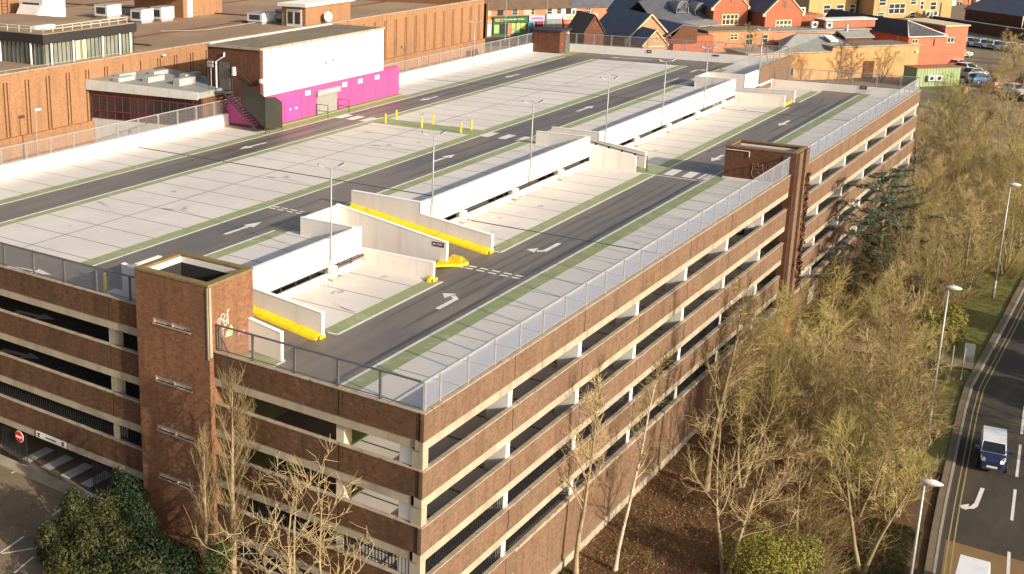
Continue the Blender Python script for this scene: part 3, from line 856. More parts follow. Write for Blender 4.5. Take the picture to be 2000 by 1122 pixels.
b = MB(); b.box(TX1-.34, TX1-.302, TY0+.3, TY1-.3, 2.0, 2.72); b.box(TX0+.302, TX1-.34, TY1-.34, TY1-.302, 2.0, 2.72); b.box(TX0+.302, TX0+.33, TY0+.3, TY1-.34, 2.0, 2.9); b.build('inner_wall', 'cladding_dark', tw)  # dark sheets: the shade inside the hollow top put into the colour
b = MB(); b.box(.6, 1.6, 10.9, 11.6, 2.0, 2.25); b.build('roof_hatch', 'metal_grey', tw)
for za, zb_ in slits:
    f = MB(); f.box(TX0-.04, TX0+.25, S0-.02, S1+.02, zb_-.06, zb_); f.box(TX0+.02, TX0+.2, S0+1.06, S0+1.14, zb_, za)
    f.box(TX0+.02, TX0+.25, S1-.06, S1, zb_, za)
    f = f.build('slit_window', 'coping', tw)
    g_ = MB(); g_.box(TX0+.09, TX0+.11, S0, S1-.06, zb_, za); g_.build('pane', 'concrete_light', f)
b = MB(); b.box(-.385, -.355, 10.43, 10.5, -.3, TZ-.03); b.box(-.33, -.2, 10.37, 10.415, -.2, TZ-.03); b.build('corner_strip', 'concrete', tw)
b = MB()                        # looping spray-paint tag on the side face
def scribble(mb, pts, w, plane, c):
    """thin raised stroke along pts on a wall plane; plane 'y' -> (x, z) points at y=c; 'x' -> (y, z) points at x=c"""
    if len(pts) > 3:
        V_ = [Vector(p) for p in pts]; out = []
        for i in range(len(V_)-1):
            a_, b_, c_, d_ = V_[max(i-1, 0)], V_[i], V_[i+1], V_[min(i+2, len(V_)-1)]
            for q in range(4):
                t_ = q/4; out.append(.5*((2*b_)+(c_-a_)*t_+(2*a_-5*b_+4*c_-d_)*t_*t_+(3*b_-a_-3*c_+d_)*t_**3))
        pts = [tuple(p) for p in out]+[tuple(pts[-1])]
    P3 = [(p[0], c, p[1]) if plane == 'y' else (c, p[0], p[1]) for p in pts]
    mb.tube(P3, w, 4)
ctrl = [(.08, .98), (.2, 1.06), (.25, 1.2), (.2, 1.32), (.3, 1.42), (.42, 1.36), (.34, 1.2), (.46, 1.02), (.56, .94), (.66, 1.05), (.52, 1.3), (.44, 1.44), (.56, 1.56), (.7, 1.46), (.6, 1.3), (.68, 1.16), (.8, 1.24), (.78, 1.02), (.62, .88), (.5, .9), (.56, .74), (.54, .58)]
scribble(b, ctrl, .022, 'y', 10.405)
scribble(b, [(.92, 1.0), (.9, 1.3), (.88, 1.56), (1.0, 1.66)], .03, 'y', 10.405)
scribble(b, [(.82, 1.42), (.88, 1.52), (.86, 1.32)], .035, 'y', 10.405)
b.build('graffiti', 'spray', tw)
b = MB(); b.face([(.72, 10.413, .42), (1.2, 10.413, .40), (1.25, 10.413, .72), (1.12, 10.413, .9), (1.0, 10.413, .84), (.86, 10.413, .66), (.78, 10.413, .7)]); b.build('graffiti', 'spray_green', tw)
b = MB(); scribble(b, [(1.55, .25), (1.7, .4), (1.8, .28), (1.95, .42), (2.0, .3)], .035, 'y', 10.405); b.build('graffiti', 'spray_pink', tw)

te = thing('stair_tower', 'low brown brick stair head halfway along the road side with a faded crown graffiti', 'tower', (49.2, 2, D0))
b = MB()
EX0, EX1, EY0, EY1, EZ = 47.9, 50.5, -.32, 4.35, 1.5
b.box(EX0, EX0+.28, EY0+.25, EY1, D0-.01, EZ); b.box(EX1-.28, EX1, EY0+.25, EY1, D0-.01, EZ)
b.box(EX0+.28, EX1-.28, EY1-.28, EY1, D0, EZ)
b.box(EX0, EX1, EY0, EY0+.25, -13, EZ); b.box(EX0, EX1, EY0+.25, .25, -13, D0-.012)
b.build('wall', 'brick_dark', te)
b = MB(); b.box(EX0+.1, EX0+.9, EY0-.22, EY0-.003, -13, EZ+.05); b.box(EX1-.9, EX1-.1, EY0-.22, EY0-.003, -13, EZ+.05); b.build('pier', 'brick', te)
b = MB()
b.box(EX0-.03, EX0+.3, EY0-.03, EY1+.03, EZ, EZ+.1); b.box(EX1-.3, EX1+.03, EY0-.03, EY1+.03, EZ, EZ+.1)
b.box(EX0+.3, EX1-.3, EY0-.03, EY0+.27, EZ, EZ+.1); b.box(EX0+.3, EX1-.3, EY1-.3, EY1+.03, EZ, EZ+.1)
b.build('roof_rim', 'rim', te)
b = MB(); b.box(EX0+.28, EX1-.28, EY0+.25, EY1-.28, .75, .85); b.build('sunken_roof', 'cladding_dark', te)
b = MB(); b.box(EX1-.36, EX1-.285, EY0+.3, EY1-.3, 1.22, 1.36); b.build('inner_lining', 'white', te)
b = MB(); b.box(EX1-.32, EX1-.283, EY0+.26, EY1-.29, .86, 1.21); b.box(EX0+.3, EX1-.4, EY1-.34, EY1-.282, .86, 1.45); b.build('inner_wall', 'brick_dark', te)
b = MB(); b.tube([(EX0-.05, 4.3, 1.32), (EX0-.05, 2.75, 1.32), (EX0-.05, 2.72, 1.28), (EX0-.05, 2.72, .92)], .025, 5); b.build('conduit', 'white_dirty', te)
b = MB(); b.box(EX0-.04, EX0-.002, .05, .5, D0+.1, 1.3); b.build('door', 'galv_dark', te)
b = MB(); b.box(EX0-.12, EX0, 1.0, 4.4, D0, D0+.1); b.build('threshold_slab', 'white_dirty', te)
b = MB()
scribble(b, [(2.42, .05), (2.44, .5), (2.25, .3), (2.12, .55), (2.0, .3), (1.82, .55), (1.8, .2), (2.0, .1), (2.3, .08)], .03, 'x', EX0-.012)
scribble(b, [(2.48, .0), (2.45, -.35), (2.2, -.5), (1.9, -.42), (1.72, -.1), (1.75, .1)], .026, 'x', EX0-.012)
scribble(b, [(2.2, -.2), (2.05, -.05), (1.95, -.25), (1.85, -.12)], .024, 'x', EX0-.012)
b.build('graffiti', 'spray_dim', te)
b = MB(); b.box(48.45, 49.75, EY0-.27, EY0-.225, -12.3, -10.2); b.build('red_door', 'door_red', te)
b = MB()
rv = random.Random(9)
for i in range(900):
    t = rv.random(); z = -8.8+t*8.6; x = 50.3+rv.gauss(0, .35)*(1.2-t*.7)+(1-t)*.3; y = EY0-.12-rv.random()*.25
    a = rv.uniform(.06, .16)
    u = Vector((rv.uniform(-1, 1), rv.uniform(-.4, .4), rv.uniform(-1, 1))).normalized()*a; v = Vector((rv.uniform(-1, 1), rv.uniform(-1, .2), rv.uniform(-1, 1))).normalized()*a
    p = Vector((x, y, z)); b.face([p-u, p-v, p+u, p+v])
iv = b.build('climbing_ivy', 'ivy', None, label='dry russet ivy climbing the road-side brick pier', category='ivy')

hut = thing('brick_hut', 'small brown brick stair hut in the far left corner of the raised deck', 'hut', (96, 40.2, D1))
b = MB(); b.box(94.5, 97.25, 38.4, 41.95, D1, 3.0); b.build('wall', 'brick_dark', hut)
b = MB(); b.box(94.35, 97.4, 38.2, 42.1, 3.0, 3.16); b.build('roof', 'cladding_dark', hut)
b = MB(); b.box(95.9, 97.1, 38.34, 38.398, D1, 2.5); b.build('door', 'galv_dark', hut)
b = MB(); b.box(94.9, 95.2, 38.35, 38.398, 1.3, 1.6); b.build('notice', 'sign_red', hut)
b = MB(); b.box(96.2, 96.5, 38.2, 38.398, 2.6, 2.8); b.build('lamp_box', 'metal_white', hut)

# ------------------------------------------------------------------ mesh fences on the parapets
def fence(label, axis, c, a0, a1, z0, z1, posts, twin=False, off=0.0, m='mesh', pm='galv', drop=0.0):
    f = thing('mesh_fence', label, 'fence', (c, a0, z0) if axis == 'y' else (a0, c, z0))
    def bx(mb, p, q, c0, c1, za, zb_):
        if axis == 'x': mb.box(p, q, c0, c1, za, zb_)
        else: mb.box(c0, c1, p, q, za, zb_)
    for p in posts:
        b = MB()
        if twin:
            bx(b, p-.075, p-.035, c-.03, c+.03, z0-drop, z1); bx(b, p+.035, p+.075, c-.03, c+.03, z0-drop, z1)
            for zz in (z0-drop*.7, z0-drop*.3, z0+.4, z1-.2): bx(b, p-.035, p+.035, c-.02, c+.02, zz, zz+.04)
        else:
            bx(b, p-.042, p+.042, c-.042, c+.042, z0-drop, z1)
        b.build('post', pm, f)
    b = MB(); bx(b, a0, a1, c-.035, c+.035, z1-.001, z1+.06); b.build('top_rail', pm, f)
    b = MB(); bx(b, a0, a1, c-.02, c+.02, z0+.06, z0+.095); b.build('bottom_rail', pm, f)
    b = MB(); bx(b, a0, a1, c-.004+off, c+.004+off, z0+.097, z1-.003); b.build('mesh_panel', m, f)
    return f
def series(a, b_, n): return [a+(b_-a)*i/(n-1) for i in range(n)]
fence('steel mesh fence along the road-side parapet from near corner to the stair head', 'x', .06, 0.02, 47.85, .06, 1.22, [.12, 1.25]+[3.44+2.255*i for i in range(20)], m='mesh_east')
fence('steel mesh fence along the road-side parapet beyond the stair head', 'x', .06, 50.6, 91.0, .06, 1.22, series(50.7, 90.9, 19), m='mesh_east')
fence('dark-posted mesh fence between the near tower and the near corner', 'y', .06, .2, 10.35, .06, 1.2, [2.0, 4.0, 6.15, 8.35, 10.2], pm='galv_dark', twin=False)
fence('mesh fence on the near parapet of the raised deck left of the tower', 'y', .06, 14.8, 41.9, 1.25, 2.38, [15.5+2.2*i for i in range(12)], pm='galv_dark')
fence('twin-post mesh fence on the white left parapet before the magenta building', 'x', YL-.08, .3, 38.1, 1.44, 2.58, [1.0+2.222*i for i in range(17)], twin=True, drop=.7)
fence('mesh fence on the white left parapet beyond the magenta building', 'x', YL-.08, 59, 94.4, 1.44, 2.6, series(59.6, 93.1, 16), drop=.75)
fence('mesh fence on the far parapet of the raised deck in front of the gabled houses', 'y', XL-.12, 13.6, 38.3, 1.36, 2.56, [13.8+2.16*i for i in range(12)], twin=True, drop=.75)
fence('mesh fence on the far parapet of the lower deck', 'y', XE-.12, .15, 13.4, 0, 1.2, [1.69, 3.8, 6.0, 8.15, 9.9, 11.9], twin=True, drop=.6)
fence('mesh fence on the brick side wall past the end of the lower deck', 'x', 13.43, 86.4, 97.2, 1.75, 2.7, series(86.5, 97.1, 6))

# ------------------------------------------------------------------ rooftop floodlight poles
def flood_pole(x, y, z0, z1, label, duct=False):
    t = thing('floodlight_pole', label, 'lamp post', (x, y, z0), 'twin floodlight poles on the roof')
    b = MB(); b.tube([(x, y, z0), (x, y, z1)], [.055, .038], 8); b.build('pole', 'galv', t, smooth=True)
    b = MB(); b.box(x-.11, x+.11, y-.02, y+.03, z0-.02, z0+.16)
    if duct: b.box(x-.2, x+.02, y-.04, y+.02, z0, z0+.9); b.box(x-.16, x-.12, y-.03, y+.0, z0+.9, 1.45)
    b.build('bracket', 'metal_grey', t)
    b = MB(); b.tube([(x-.28, y+.28, z1+.10), (x, y, z1-.02), (x+.28, y-.28, z1+.10)], .025, 5); b.build('cross_arm', 'galv', t)
    for s in (-1, 1):
        cx, cy, cz = x+s*.38, y-s*.38, z1+.14
        u = Vector((.7071, -.7071, .55*s)).normalized()*.17; v = Vector((.7071, .7071, 0))*.14
        w = u.cross(v).normalized()*.035
        c = Vector((cx, cy, cz))
        b = MB(); b.hexa([c-u-v-w, c+u-v-w, c+u+v-w, c-u+v-w], [c-u-v+w, c+u-v+w, c+u+v+w, c-u+v+w]); b.build('lamp_head', 'galv', t)
    return t
for (x, z0, lab, d) in ((12.92, -.55, 'twin floodlight pole on the nearest divider wall above the two end bays', True), (23.28, .3, 'twin floodlight pole beside the ramp with the long yellow kerb', True),
                        (36.13, 0, 'twin floodlight pole midway along the long near divider wall', True), (48.67, .6, 'twin floodlight pole just past the pedestrian ramp', True),
                        (60.29, 0, 'twin floodlight pole on the middle of the long far divider wall', False), (70.46, 0, 'twin floodlight pole near the far end of the long far divider wall', False)):
    flood_pole(x, 13.44, z0, 5.3, lab, d)
flood_pole(85.8, 13.3, .2, 5.4, 'twin floodlight pole on the short farthest divider wall')
flood_pole(80.0, 41.75, D1, 5.2, 'tall pole standing against the white left parapet near the brick hut')

# ------------------------------------------------------------------ bollards and small things on the roof
for x, y, lab in ((46.35, 31.55, 'front'), (48.35, 31.75, 'back'), (46.5, 28.15, 'front'), (48.2, 28.1, 'back'), (46.28, 24.41, 'front'), (47.86, 24.36, 'back')):
    row = {31: 'left end', 28: 'middle', 24: 'right end'}[int(y)]
    t = thing('bollard', 'yellow bollard on the %s of the green crossing, %s of its pair' % (row, 'nearer' if lab == 'front' else 'farther'), 'bollard', (x, y, D1), 'yellow bollards on the green crossing')
    b = MB(); b.tube([(x, y, D1), (x, y, D1+.76)], .08, 10); b.build('post', 'yellow', t, smooth=False)
    b = MB(); b.tube([(x, y, D1+.761), (x, y, D1+.82)], [.083, .05], 10); b.build('cap', 'yellow', t)
t = thing('bollard', 'single yellow bollard behind the near mesh fence beside the tower', 'bollard', (2.0, 19.2, D1))
b = MB(); b.tube([(2.0, 19.2, D1), (2.0, 19.2, D1+.85)], .09, 10); b.build('post', 'yellow', t)
b = MB(); b.tube([(2.0, 19.2, D1+.851), (2.0, 19.2, D1+.92)], [.09, .05], 10); b.build('cap', 'yellow', t)
t = thing('ramp_end_block', 'white wall end standing behind the near brick tower', 'wall', (4.0, 18.6, D1))
b = MB(); b.box(2.75, 5.2, 18.45, 18.62, D1, 1.5); b.build('wall_body', 'white', t)
b = MB(); b.box(2.7, 5.25, 18.4, 18.66, 1.5, 1.54); b.build('wall_cap', 'white', t)
t = thing('trolley', 'abandoned bent-wire shopping trolley frame by the end of the ramp wall', 'trolley', (22.75, 9.3, D0))
b = MB()
for o_ in (0, .42):
    b.tube([(22.6+o_, 9.15, D0+.08), (22.65+o_, 9.2, D0+.85), (22.7+o_, 9.35, D0+.95), (22.72+o_, 9.5, D0+.86)], .014, 4)
    b.tube([(22.6+o_, 9.15, D0+.1), (22.62+o_, 9.75, D0+.12)], .014, 4)
    b.tube([(22.65+o_, 9.2, D0+.62), (22.62+o_, 9.8, D0+.72)], .012, 4)
b.tube([(22.6, 9.4, D0+.4), (23.02, 9.4, D0+.4)], .012, 4); b.tube([(22.65, 9.2, D0+.84), (23.07, 9.2, D0+.84)], .014, 4)
b.build('wire_frame', 'galv', t)
for o_ in (0, .42):
    for yy in (9.17, 9.73):
        b = MB(); b.tube([(22.58+o_, yy, D0+.05), (22.62+o_, yy, D0+.05)], .05, 8); b.build('wheel', 'tyre', t)

# ------------------------------------------------------------------ magenta plant building on the raised deck
pg = thing('plant_building', 'flat-roofed brick building with white upper wall and magenta ground floor', 'building', (47, 41, D1))
PX0, PX1, PY0, PY1, PZ = 38.3, 56.4, 38.4, 44.0, 7.0
b = MB(); b.box(PX0, PX1, PY0+.02, PY1, D1-2, PZ); b.build('wall', 'brick_dark', pg)
b = MB(); b.box(PX0+.35, PX1+.02, PY0-.08, PY0+.015, 3.12, PZ-.12); b.build('white_panel', 'white', pg)
b = MB(); b.box(PX0+.2, 59.15, PY0-.12, PY0+.018, D1+.12, 3.12); b.box(PX1+.003, 59.15, PY0+.02, PY0+.3, D1, 3.2); b.box(PX0-.06, PX0-.004, PY0+.1, 42.0, D1+.25, 2.9); b.build('magenta_wall', 'purple', pg)
b = MB()
for i in range(1, 10): b.box(PX0+.2+i*2.08, PX0+.225+i*2.08, PY0-.124, PY0-.119, D1+.15, 3.1) if not (40.9 < PX0+.2+i*2.08 < 43.9 or 45.5 < PX0+.2+i*2.08 < 49.2) else None
b.build('panel_seam', 'sign_plum', pg)
b = MB()
for i in range(1, 9): b.box(PX0+.35+i*2.02, PX0+.37+i*2.02, PY0-.084, PY0-.079, 3.15, PZ-.15)
b.build('panel_seam', 'white_dirty', pg)
b = MB(); b.box(PX0-.12, PX1+.12, PY0-.14, PY0+.06, PZ-.1, PZ+.08); b.box(PX0-.12, PX0+.1, PY0+.06, PY1+.1, PZ-.1, PZ+.08); b.box(PX1-.1, PX1+.12, PY0+.06, PY1+.1, PZ-.1, PZ+.08); b.box(PX0+.1, PX1-.1, PY1-.1, PY1+.1, PZ-.1, PZ+.1)
b.build('roof_edge', 'coping', pg)
b = MB(); b.box(PX0+.1, PX1-.1, PY0+.06, PY1-.1, PZ+.002, PZ+.035); b.build('roof', 'roofing', pg)
b = MB(); b.box(PX0+.3, PX1-.3, PY1-.1, PY1+.12, PZ+.1, PZ+.16); b.build('roof_flashing', 'white', pg)
b = MB(); b.box(PX0+.2, 59.1, PY0-.5, PY0-.13, D1, D1+.11); b.build('lime_kerb', 'lime', pg)
sh = box('roller_shutter', 'shutter', pg, 45.85, 48.9, PY0-.17, PY0-.121, D1+.1, 2.2)
b = MB()
for i in range(14): b.box(45.9, 48.85, PY0-.185, PY0-.17, D1+.2+i*.125, D1+.225+i*.125)
b.build('slat_rib', 'shutter', sh)
bx_ = box('shutter_box', 'metal_grey', pg, 45.65, 49.05, PY0-.45, PY0-.122, 2.2, 2.66)
box('notice_strip', 'white', bx_, 47.0, 48.0, PY0-.46, PY0-.451, 2.4, 2.5)
dr = box('door', 'magenta_door', pg, 41.3, 43.6, PY0-.15, PY0-.121, D1+.15, 2.5)
box('door_gap', 'sign_plum', dr, 43.6, 43.66, PY0-.13, PY0-.121, D1+.15, 2.5)
for x_, w_ in ((42.0, .16), (42.75, .3)):
    box('notice', 'white', dr, x_, x_+w_, PY0-.157, PY0-.151, 1.5, 1.65)
for x_ in (44.2, 49.7, 52.2, 54.95):
    v_ = box('vent', 'frame_white', pg, x_, x_+.72, PY0-.16, PY0-.121, 2.42, 2.82)
    b = MB()
    for i in range(5): b.box(x_+.05, x_+.67, PY0-.172, PY0-.161, 2.46+i*.07, 2.49+i*.07)
    b.build('louvre', 'white_dirty', v_)
for x_, zc in ((47.2, 4.95), (48.3, 5.1)):
    l_ = thing('wall_light', 'small wall light on the white panel, %s of two' % ('left' if x_ < 48 else 'right'), 'light', (x_, PY0-.1, zc))
    b = MB(); b.box(x_-.03, x_+.03, PY0-.5, PY0-.082, zc, zc+.04); b.build('arm', 'galv_dark', l_)
    b = MB(); b.hexa([(x_-.18, PY0-.6, zc-.02), (x_+.18, PY0-.6, zc-.02), (x_+.18, PY0-.3, zc+.0), (x_-.18, PY0-.3, zc)], [(x_-.18, PY0-.6, zc+.06), (x_+.18, PY0-.6, zc+.06), (x_+.18, PY0-.3, zc+.12), (x_-.18, PY0-.3, zc+.12)]); b.build('lamp_head', 'metal_white', l_)
    b = MB(); b.box(x_-.015, x_+.015, PY0-.1, PY0-.082, 3.1, zc); b.build('cable', 'white_dirty', l_)
l_ = thing('floodlight', 'white floodlight on the corner of the magenta building above the stair', 'light', (38.5, 38.2, 4.4))
b = MB(); b.box(38.0, 38.55, 38.05, 38.3, 4.3, 4.62); b.build('lamp_head', 'metal_white', l_)
b = MB(); b.box(38.3, 38.6, 38.3, 38.42, 4.4, 4.5); b.build('arm', 'galv_dark', l_)
dp = MB(); dp.tube([(PX0-.12, 42.1, 6.5), (PX0-.12, 42.1, 6.2), (PX0-.12, 43.0, 5.7), (PX0-.12, 43.0, -1)], .07, 6); dp.build('drain_pipe', 'white', pg)
dp = MB(); dp.tube([(PX0-.1, 43.6, 5.4), (PX0-.1, 43.6, -1)], .05, 5); dp.box(PX0-.25, PX0-.02, 43.3, 43.9, 5.2, 5.7); dp.box(PX0-.22, PX0-.02, 43.4, 43.8, 2.7, 3.1); dp.build('duct', 'metal_grey', pg)
# outside stair
sr = thing('fire_stair', 'dark steel fire stair with black side sheets on the magenta building', 'staircase', (37.6, 39.5, D1))
b = MB()
sx0, sx1 = 37.15, 38.2
ns = 15
for i in range(ns):
    y = 38.2+(41.3-38.2)*i/(ns-1); z = D1+.2+(3.3-D1-.2)*i/(ns-1)
    b.box(sx0+.05, sx1-.02, y-.14, y+.14, z-.03, z)
b.box(sx0, sx1, 41.35, 43.0, 3.28, 3.34)
b.build('tread', 'galv_dark', sr)
b = MB()
for xx in (sx0, sx1-.05):
    b.hexa([(xx, 38.0, D1+.05), (xx+.05, 38.0, D1+.05), (xx+.05, 41.4, 3.2), (xx, 41.4, 3.2)], [(xx, 38.0, D1+.3), (xx+.05, 38.0, D1+.3), (xx+.05, 41.4, 3.4), (xx, 41.4, 3.4)])
b.build('stringer', 'pipe', sr)
b = MB(); b.hexa([(sx0-.06, 36.95, .86), (sx0-.02, 36.95, .86), (sx0-.02, 39.5, 2.65), (sx0-.06, 39.5, 2.65)], [(sx0-.06, 36.95, 3.4), (sx0-.02, 36.95, 3.4), (sx0-.02, 39.5, 4.5), (sx0-.06, 39.5, 4.5)]); b.build('side_sheet', 'black_sheet', sr)
b = MB(); b.hexa([(sx0-.02, 36.95, .9), (38.4, 36.95, .72), (38.4, 37.0, .72), (sx0-.02, 37.0, .9)], [(sx0-.02, 36.95, 3.4), (38.4, 36.95, 3.26), (38.4, 37.0, 3.26), (sx0-.02, 37.0, 3.4)])
b.hexa([(38.4, 36.95, .72), (39.3, 36.95, .58), (39.3, 37.0, .58), (38.4, 37.0, .72)], [(38.4, 36.95, 3.26), (39.3, 36.95, 2.7), (39.3, 37.0, 2.7), (38.4, 37.0, 3.26)]); b.build('side_sheet', 'black_sheet', sr)
b = MB()
b.tube([(sx0-.04, 37.0, D1), (sx0-.04, 37.0, 3.15)], .035, 5); b.tube([(39.28, 36.98, D1), (39.28, 36.98, .7)], .03, 5)
b.tube([(sx0, 38.2, 3.0), (sx0, 41.4, 5.6), (sx0, 43.0, 5.7)], .03, 5); b.tube([(sx1, 38.2, 3.3), (sx1, 41.4, 5.75)], .03, 5); b.tube([(sx0, 39.2, 3.6), (sx1, 39.2, 3.9)], .03, 5)
for yy in (41.4, 42.2, 43.0): b.tube([(sx0, yy, 3.3), (sx0, yy, 5.7)], .03, 5)
for yy, zz in ((40.4, 2.4), (39.4, 1.5)): b.tube([(sx0, yy, zz), (sx0, yy, zz+2.2)], .03, 5)
b.build('handrail', 'pipe', sr)
b = MB(); b.box(PX0-.07, PX0-.004, 41.6, 42.7, 3.4, 5.7); b.build('door', 'galv_dark', sr)
b = MB(); b.box(sx1-.25, sx1+.05, 40.9, 41.1, 4.7, 5.4); b.build('lamp_box', 'metal_white', sr)
for x0_, nm in ((45.75, 'left'), (48.95, 'right')):
    t = thing('guard_rail', 'black tubular guard rail %s of the grey roller shutter' % nm, 'rail', (x0_, 37.6, D1))
    b = MB(); y0_, y1_ = 37.0, 38.2
    for yy in (y0_, y1_): b.tube([(x0_, yy, D1), (x0_, yy, D1+1.05)], .03, 5)
    for zz in (1.05, .5): b.tube([(x0_, y0_, D1+zz), (x0_, y1_, D1+zz)], .027, 5)
    b.build('rail', 'bars', t)

# ------------------------------------------------------------------ the long brick building on the left
br = thing('brick_building', 'long flat-roofed brown brick shopping building with paired vertical slots', 'building', (55, 80, -9.6))
FY, FZ, RZ = 52.0, 5.7, 4.8
b = MB()
def slot_wall(mb, xs_, x0, x1, z0, z1, za, zb_, depth=.16, w=.13):
    """wall in bays so that each slot is a real recess"""
    cur = x0
    for s_ in xs_:
        mb.box(cur, s_-w/2, FY, FY+.3, za, zb_); cur = s_+w/2
        mb.box(s_-w/2, s_+w/2, FY+depth, FY+.3, za, zb_)
    mb.box(cur, x1, FY, FY+.3, za, zb_)
sl = []
x = 23.1-2.19*14
while x < 102:
    for d_ in (0, .33): sl.append(x+d_) if not (36 < x < 40) or d_ == 0 else None
    x += 2.19
slot_wall(b, sl, -40, 101.2, 0, 0, .7, 5.05)
b.box(-40, 101.2, FY, FY+.3, 5.05, FZ); b.box(-40, 101.2, FY-.3, FY+.3, -9.7, .7)
b.box(100.9, 101.2, FY+.3, 140, -9.7, FZ)
b.box(-40, -39.7, FY+.3, 140, -9.7, FZ)
b.build('wall', 'brick_orange', br)
b = MB(); b.box(-39.7, 100.9, FY+.3, 140, RZ-.3, RZ); b.build('roof', 'roofing_tan', br)
b = MB(); b.box(-40.05, 101.25, FY-.04, FY+.36, FZ, FZ+.08); b.box(100.85, 101.25, FY+.36, 140, FZ, FZ+.08); b.build('coping', 'coping', br)
b = MB()
for yy, m_ in ((66, 0), (84, 0), (99, 0)): b.box(-39.6, 100.5, yy, yy+.35, RZ, RZ+.14)
for xx in (48, 76): b.box(xx, xx+.35, 60, 139, RZ, RZ+.13)
b.build('roof_upstand', 'brick_dark', br)
b = MB(); b.tube([(-39, FY+.2, FZ+.28), (36, FY+.2, FZ+.28)], .03, 5)
for i in range(34): b.tube([(-38+2.2*i, FY+.2, FZ), (-38+2.2*i, FY+.2, FZ+.28)], .025, 4)
b.build('parapet_rail', 'galv', br)
t = thing('cctv_camera', 'small white camera on the brick parapet left of the annex', 'camera', (34, 51.9, 5.4))
b = MB(); b.box(41.0, 41.3, 51.6, 51.95, 5.2, 5.35); b.build('camera_body', 'metal_white', t)

an = thing('annex', 'low annex with grey panel fascia and dark red window frames', 'building', (36, 46, -5))
AX, AZ = 31.7, 4.3
AY = 42.45
def ax(y): return AX+(FY-y)/(FY-AY)*3.45  # annex face skewed, near end lowered, to meet its position in image pixels
b = MB(); b.prism([(ax(AY)+.6, AY), (41, AY), (41, FY-.002), (AX+.6, FY-.002)], -9.6, [3.0, 3.0, 3.5, 3.5]); b.build('wall', 'brick_dark', an)
b = MB(); b.prism([(ax(AY)+.1, AY), (41, AY), (41, FY-.003), (AX+.1, FY-.003)], [3.001, 3.001, 3.501, 3.501], [3.5, 3.5, 4.22, 4.22]); b.build('roof', 'lead', an)
b = MB()
for i in range(16):
    y0 = AY+i*.595; y1 = y0+.57; k0 = (y0-AY)/(FY-AY); k1 = (y1-AY)/(FY-AY)
    b.hexa([(ax(y0), y0, 2.92+.5*k0), (ax(y0)+.09, y0, 2.92+.5*k0), (ax(y1)+.09, y1, 2.92+.5*k1), (ax(y1), y1, 2.92+.5*k1)], [(ax(y0), y0, 3.58+.72*k0), (ax(y0)+.09, y0, 3.58+.72*k0), (ax(y1)+.09, y1, 3.58+.72*k1), (ax(y1), y1, 3.58+.72*k1)])
b.build('fascia', 'grey_panel', an)
b = MB()
for i in range(12):
    y0 = AY+i*.79; y1 = y0+.76
    ka, kb = .5+.45*(y0-AY)/(FY-AY), .5+.45*(y1-AY)/(FY-AY)
    b.hexa([(ax(y0)+.5, y0, -3), (ax(y0)+.59, y0, -3), (ax(y1)+.59, y1, -3), (ax(y1)+.5, y1, -3)], [(ax(y0)+.5, y0, ka), (ax(y0)+.59, y0, ka), (ax(y1)+.59, y1, kb), (ax(y1)+.5, y1, kb)])
b.build('lower_panel', 'grey_panel', an)
f = MB()
for i in range(15): y0 = AY+.05+i*.67; f.hexa([(ax(y0)+.5, y0, .6), (ax(y0)+.56, y0, .6), (ax(y0)+.56, y0+.06, .6), (ax(y0)+.5, y0+.06, .6)], [(ax(y0)+.5, y0, 3.1), (ax(y0)+.56, y0, 3.1), (ax(y0)+.56, y0+.06, 3.1), (ax(y0)+.5, y0+.06, 3.1)])
for za, zb_ in ((.55, .98), (1.2, 1.6), (2.4, 2.9)): f.hexa([(ax(AY)+.48, AY, za), (ax(AY)+.55, AY, za), (AX+.55, FY-.1, zb_), (AX+.48, FY-.1, zb_)], [(ax(AY)+.48, AY, za+.07), (ax(AY)+.55, AY, za+.07), (AX+.55, FY-.1, zb_+.07), (AX+.48, FY-.1, zb_+.07)])
f = f.build('window', 'maroon', an)
g_ = MB(); g_.hexa([(ax(AY)+.57, AY, .5), (ax(AY)+.59, AY, .5), (AX+.59, FY-.05, .95), (AX+.57, FY-.05, .95)], [(ax(AY)+.57, AY, 2.95), (ax(AY)+.59, AY, 2.95), (AX+.59, FY-.05, 3.45), (AX+.57, FY-.05, 3.45)]); g_.build('pane', 'car_glass', f)
rs = random.Random(2)
for x0, y0 in ((33.2, 49.5), (34.6, 50.8), (35.0, 47.8), (37.6, 49.6), (38.2, 46.5), (36.0, 45.2)):
    b = MB(); b.box(x0, x0+2.0, y0, y0+.7, 3.6, 4.28+.12*(y0-45)/6); b.build('rooflight', 'grey_panel', an)
t = thing('yard_lamp', 'slim grey lamp post in the yard against the orange brick wall', 'lamp post', (24.2, 49, -9.6))
b = MB(); b.tube([(24.0, 49.5, -9.6), (24.0, 49.5, 3.0)], [.07, .05], 6); b.build('pole', 'galv', t)
b = MB(); b.box(23.9, 24.5, 49.35, 49.65, 3.0, 3.16); b.build('lamp_head', 'metal_white', t)

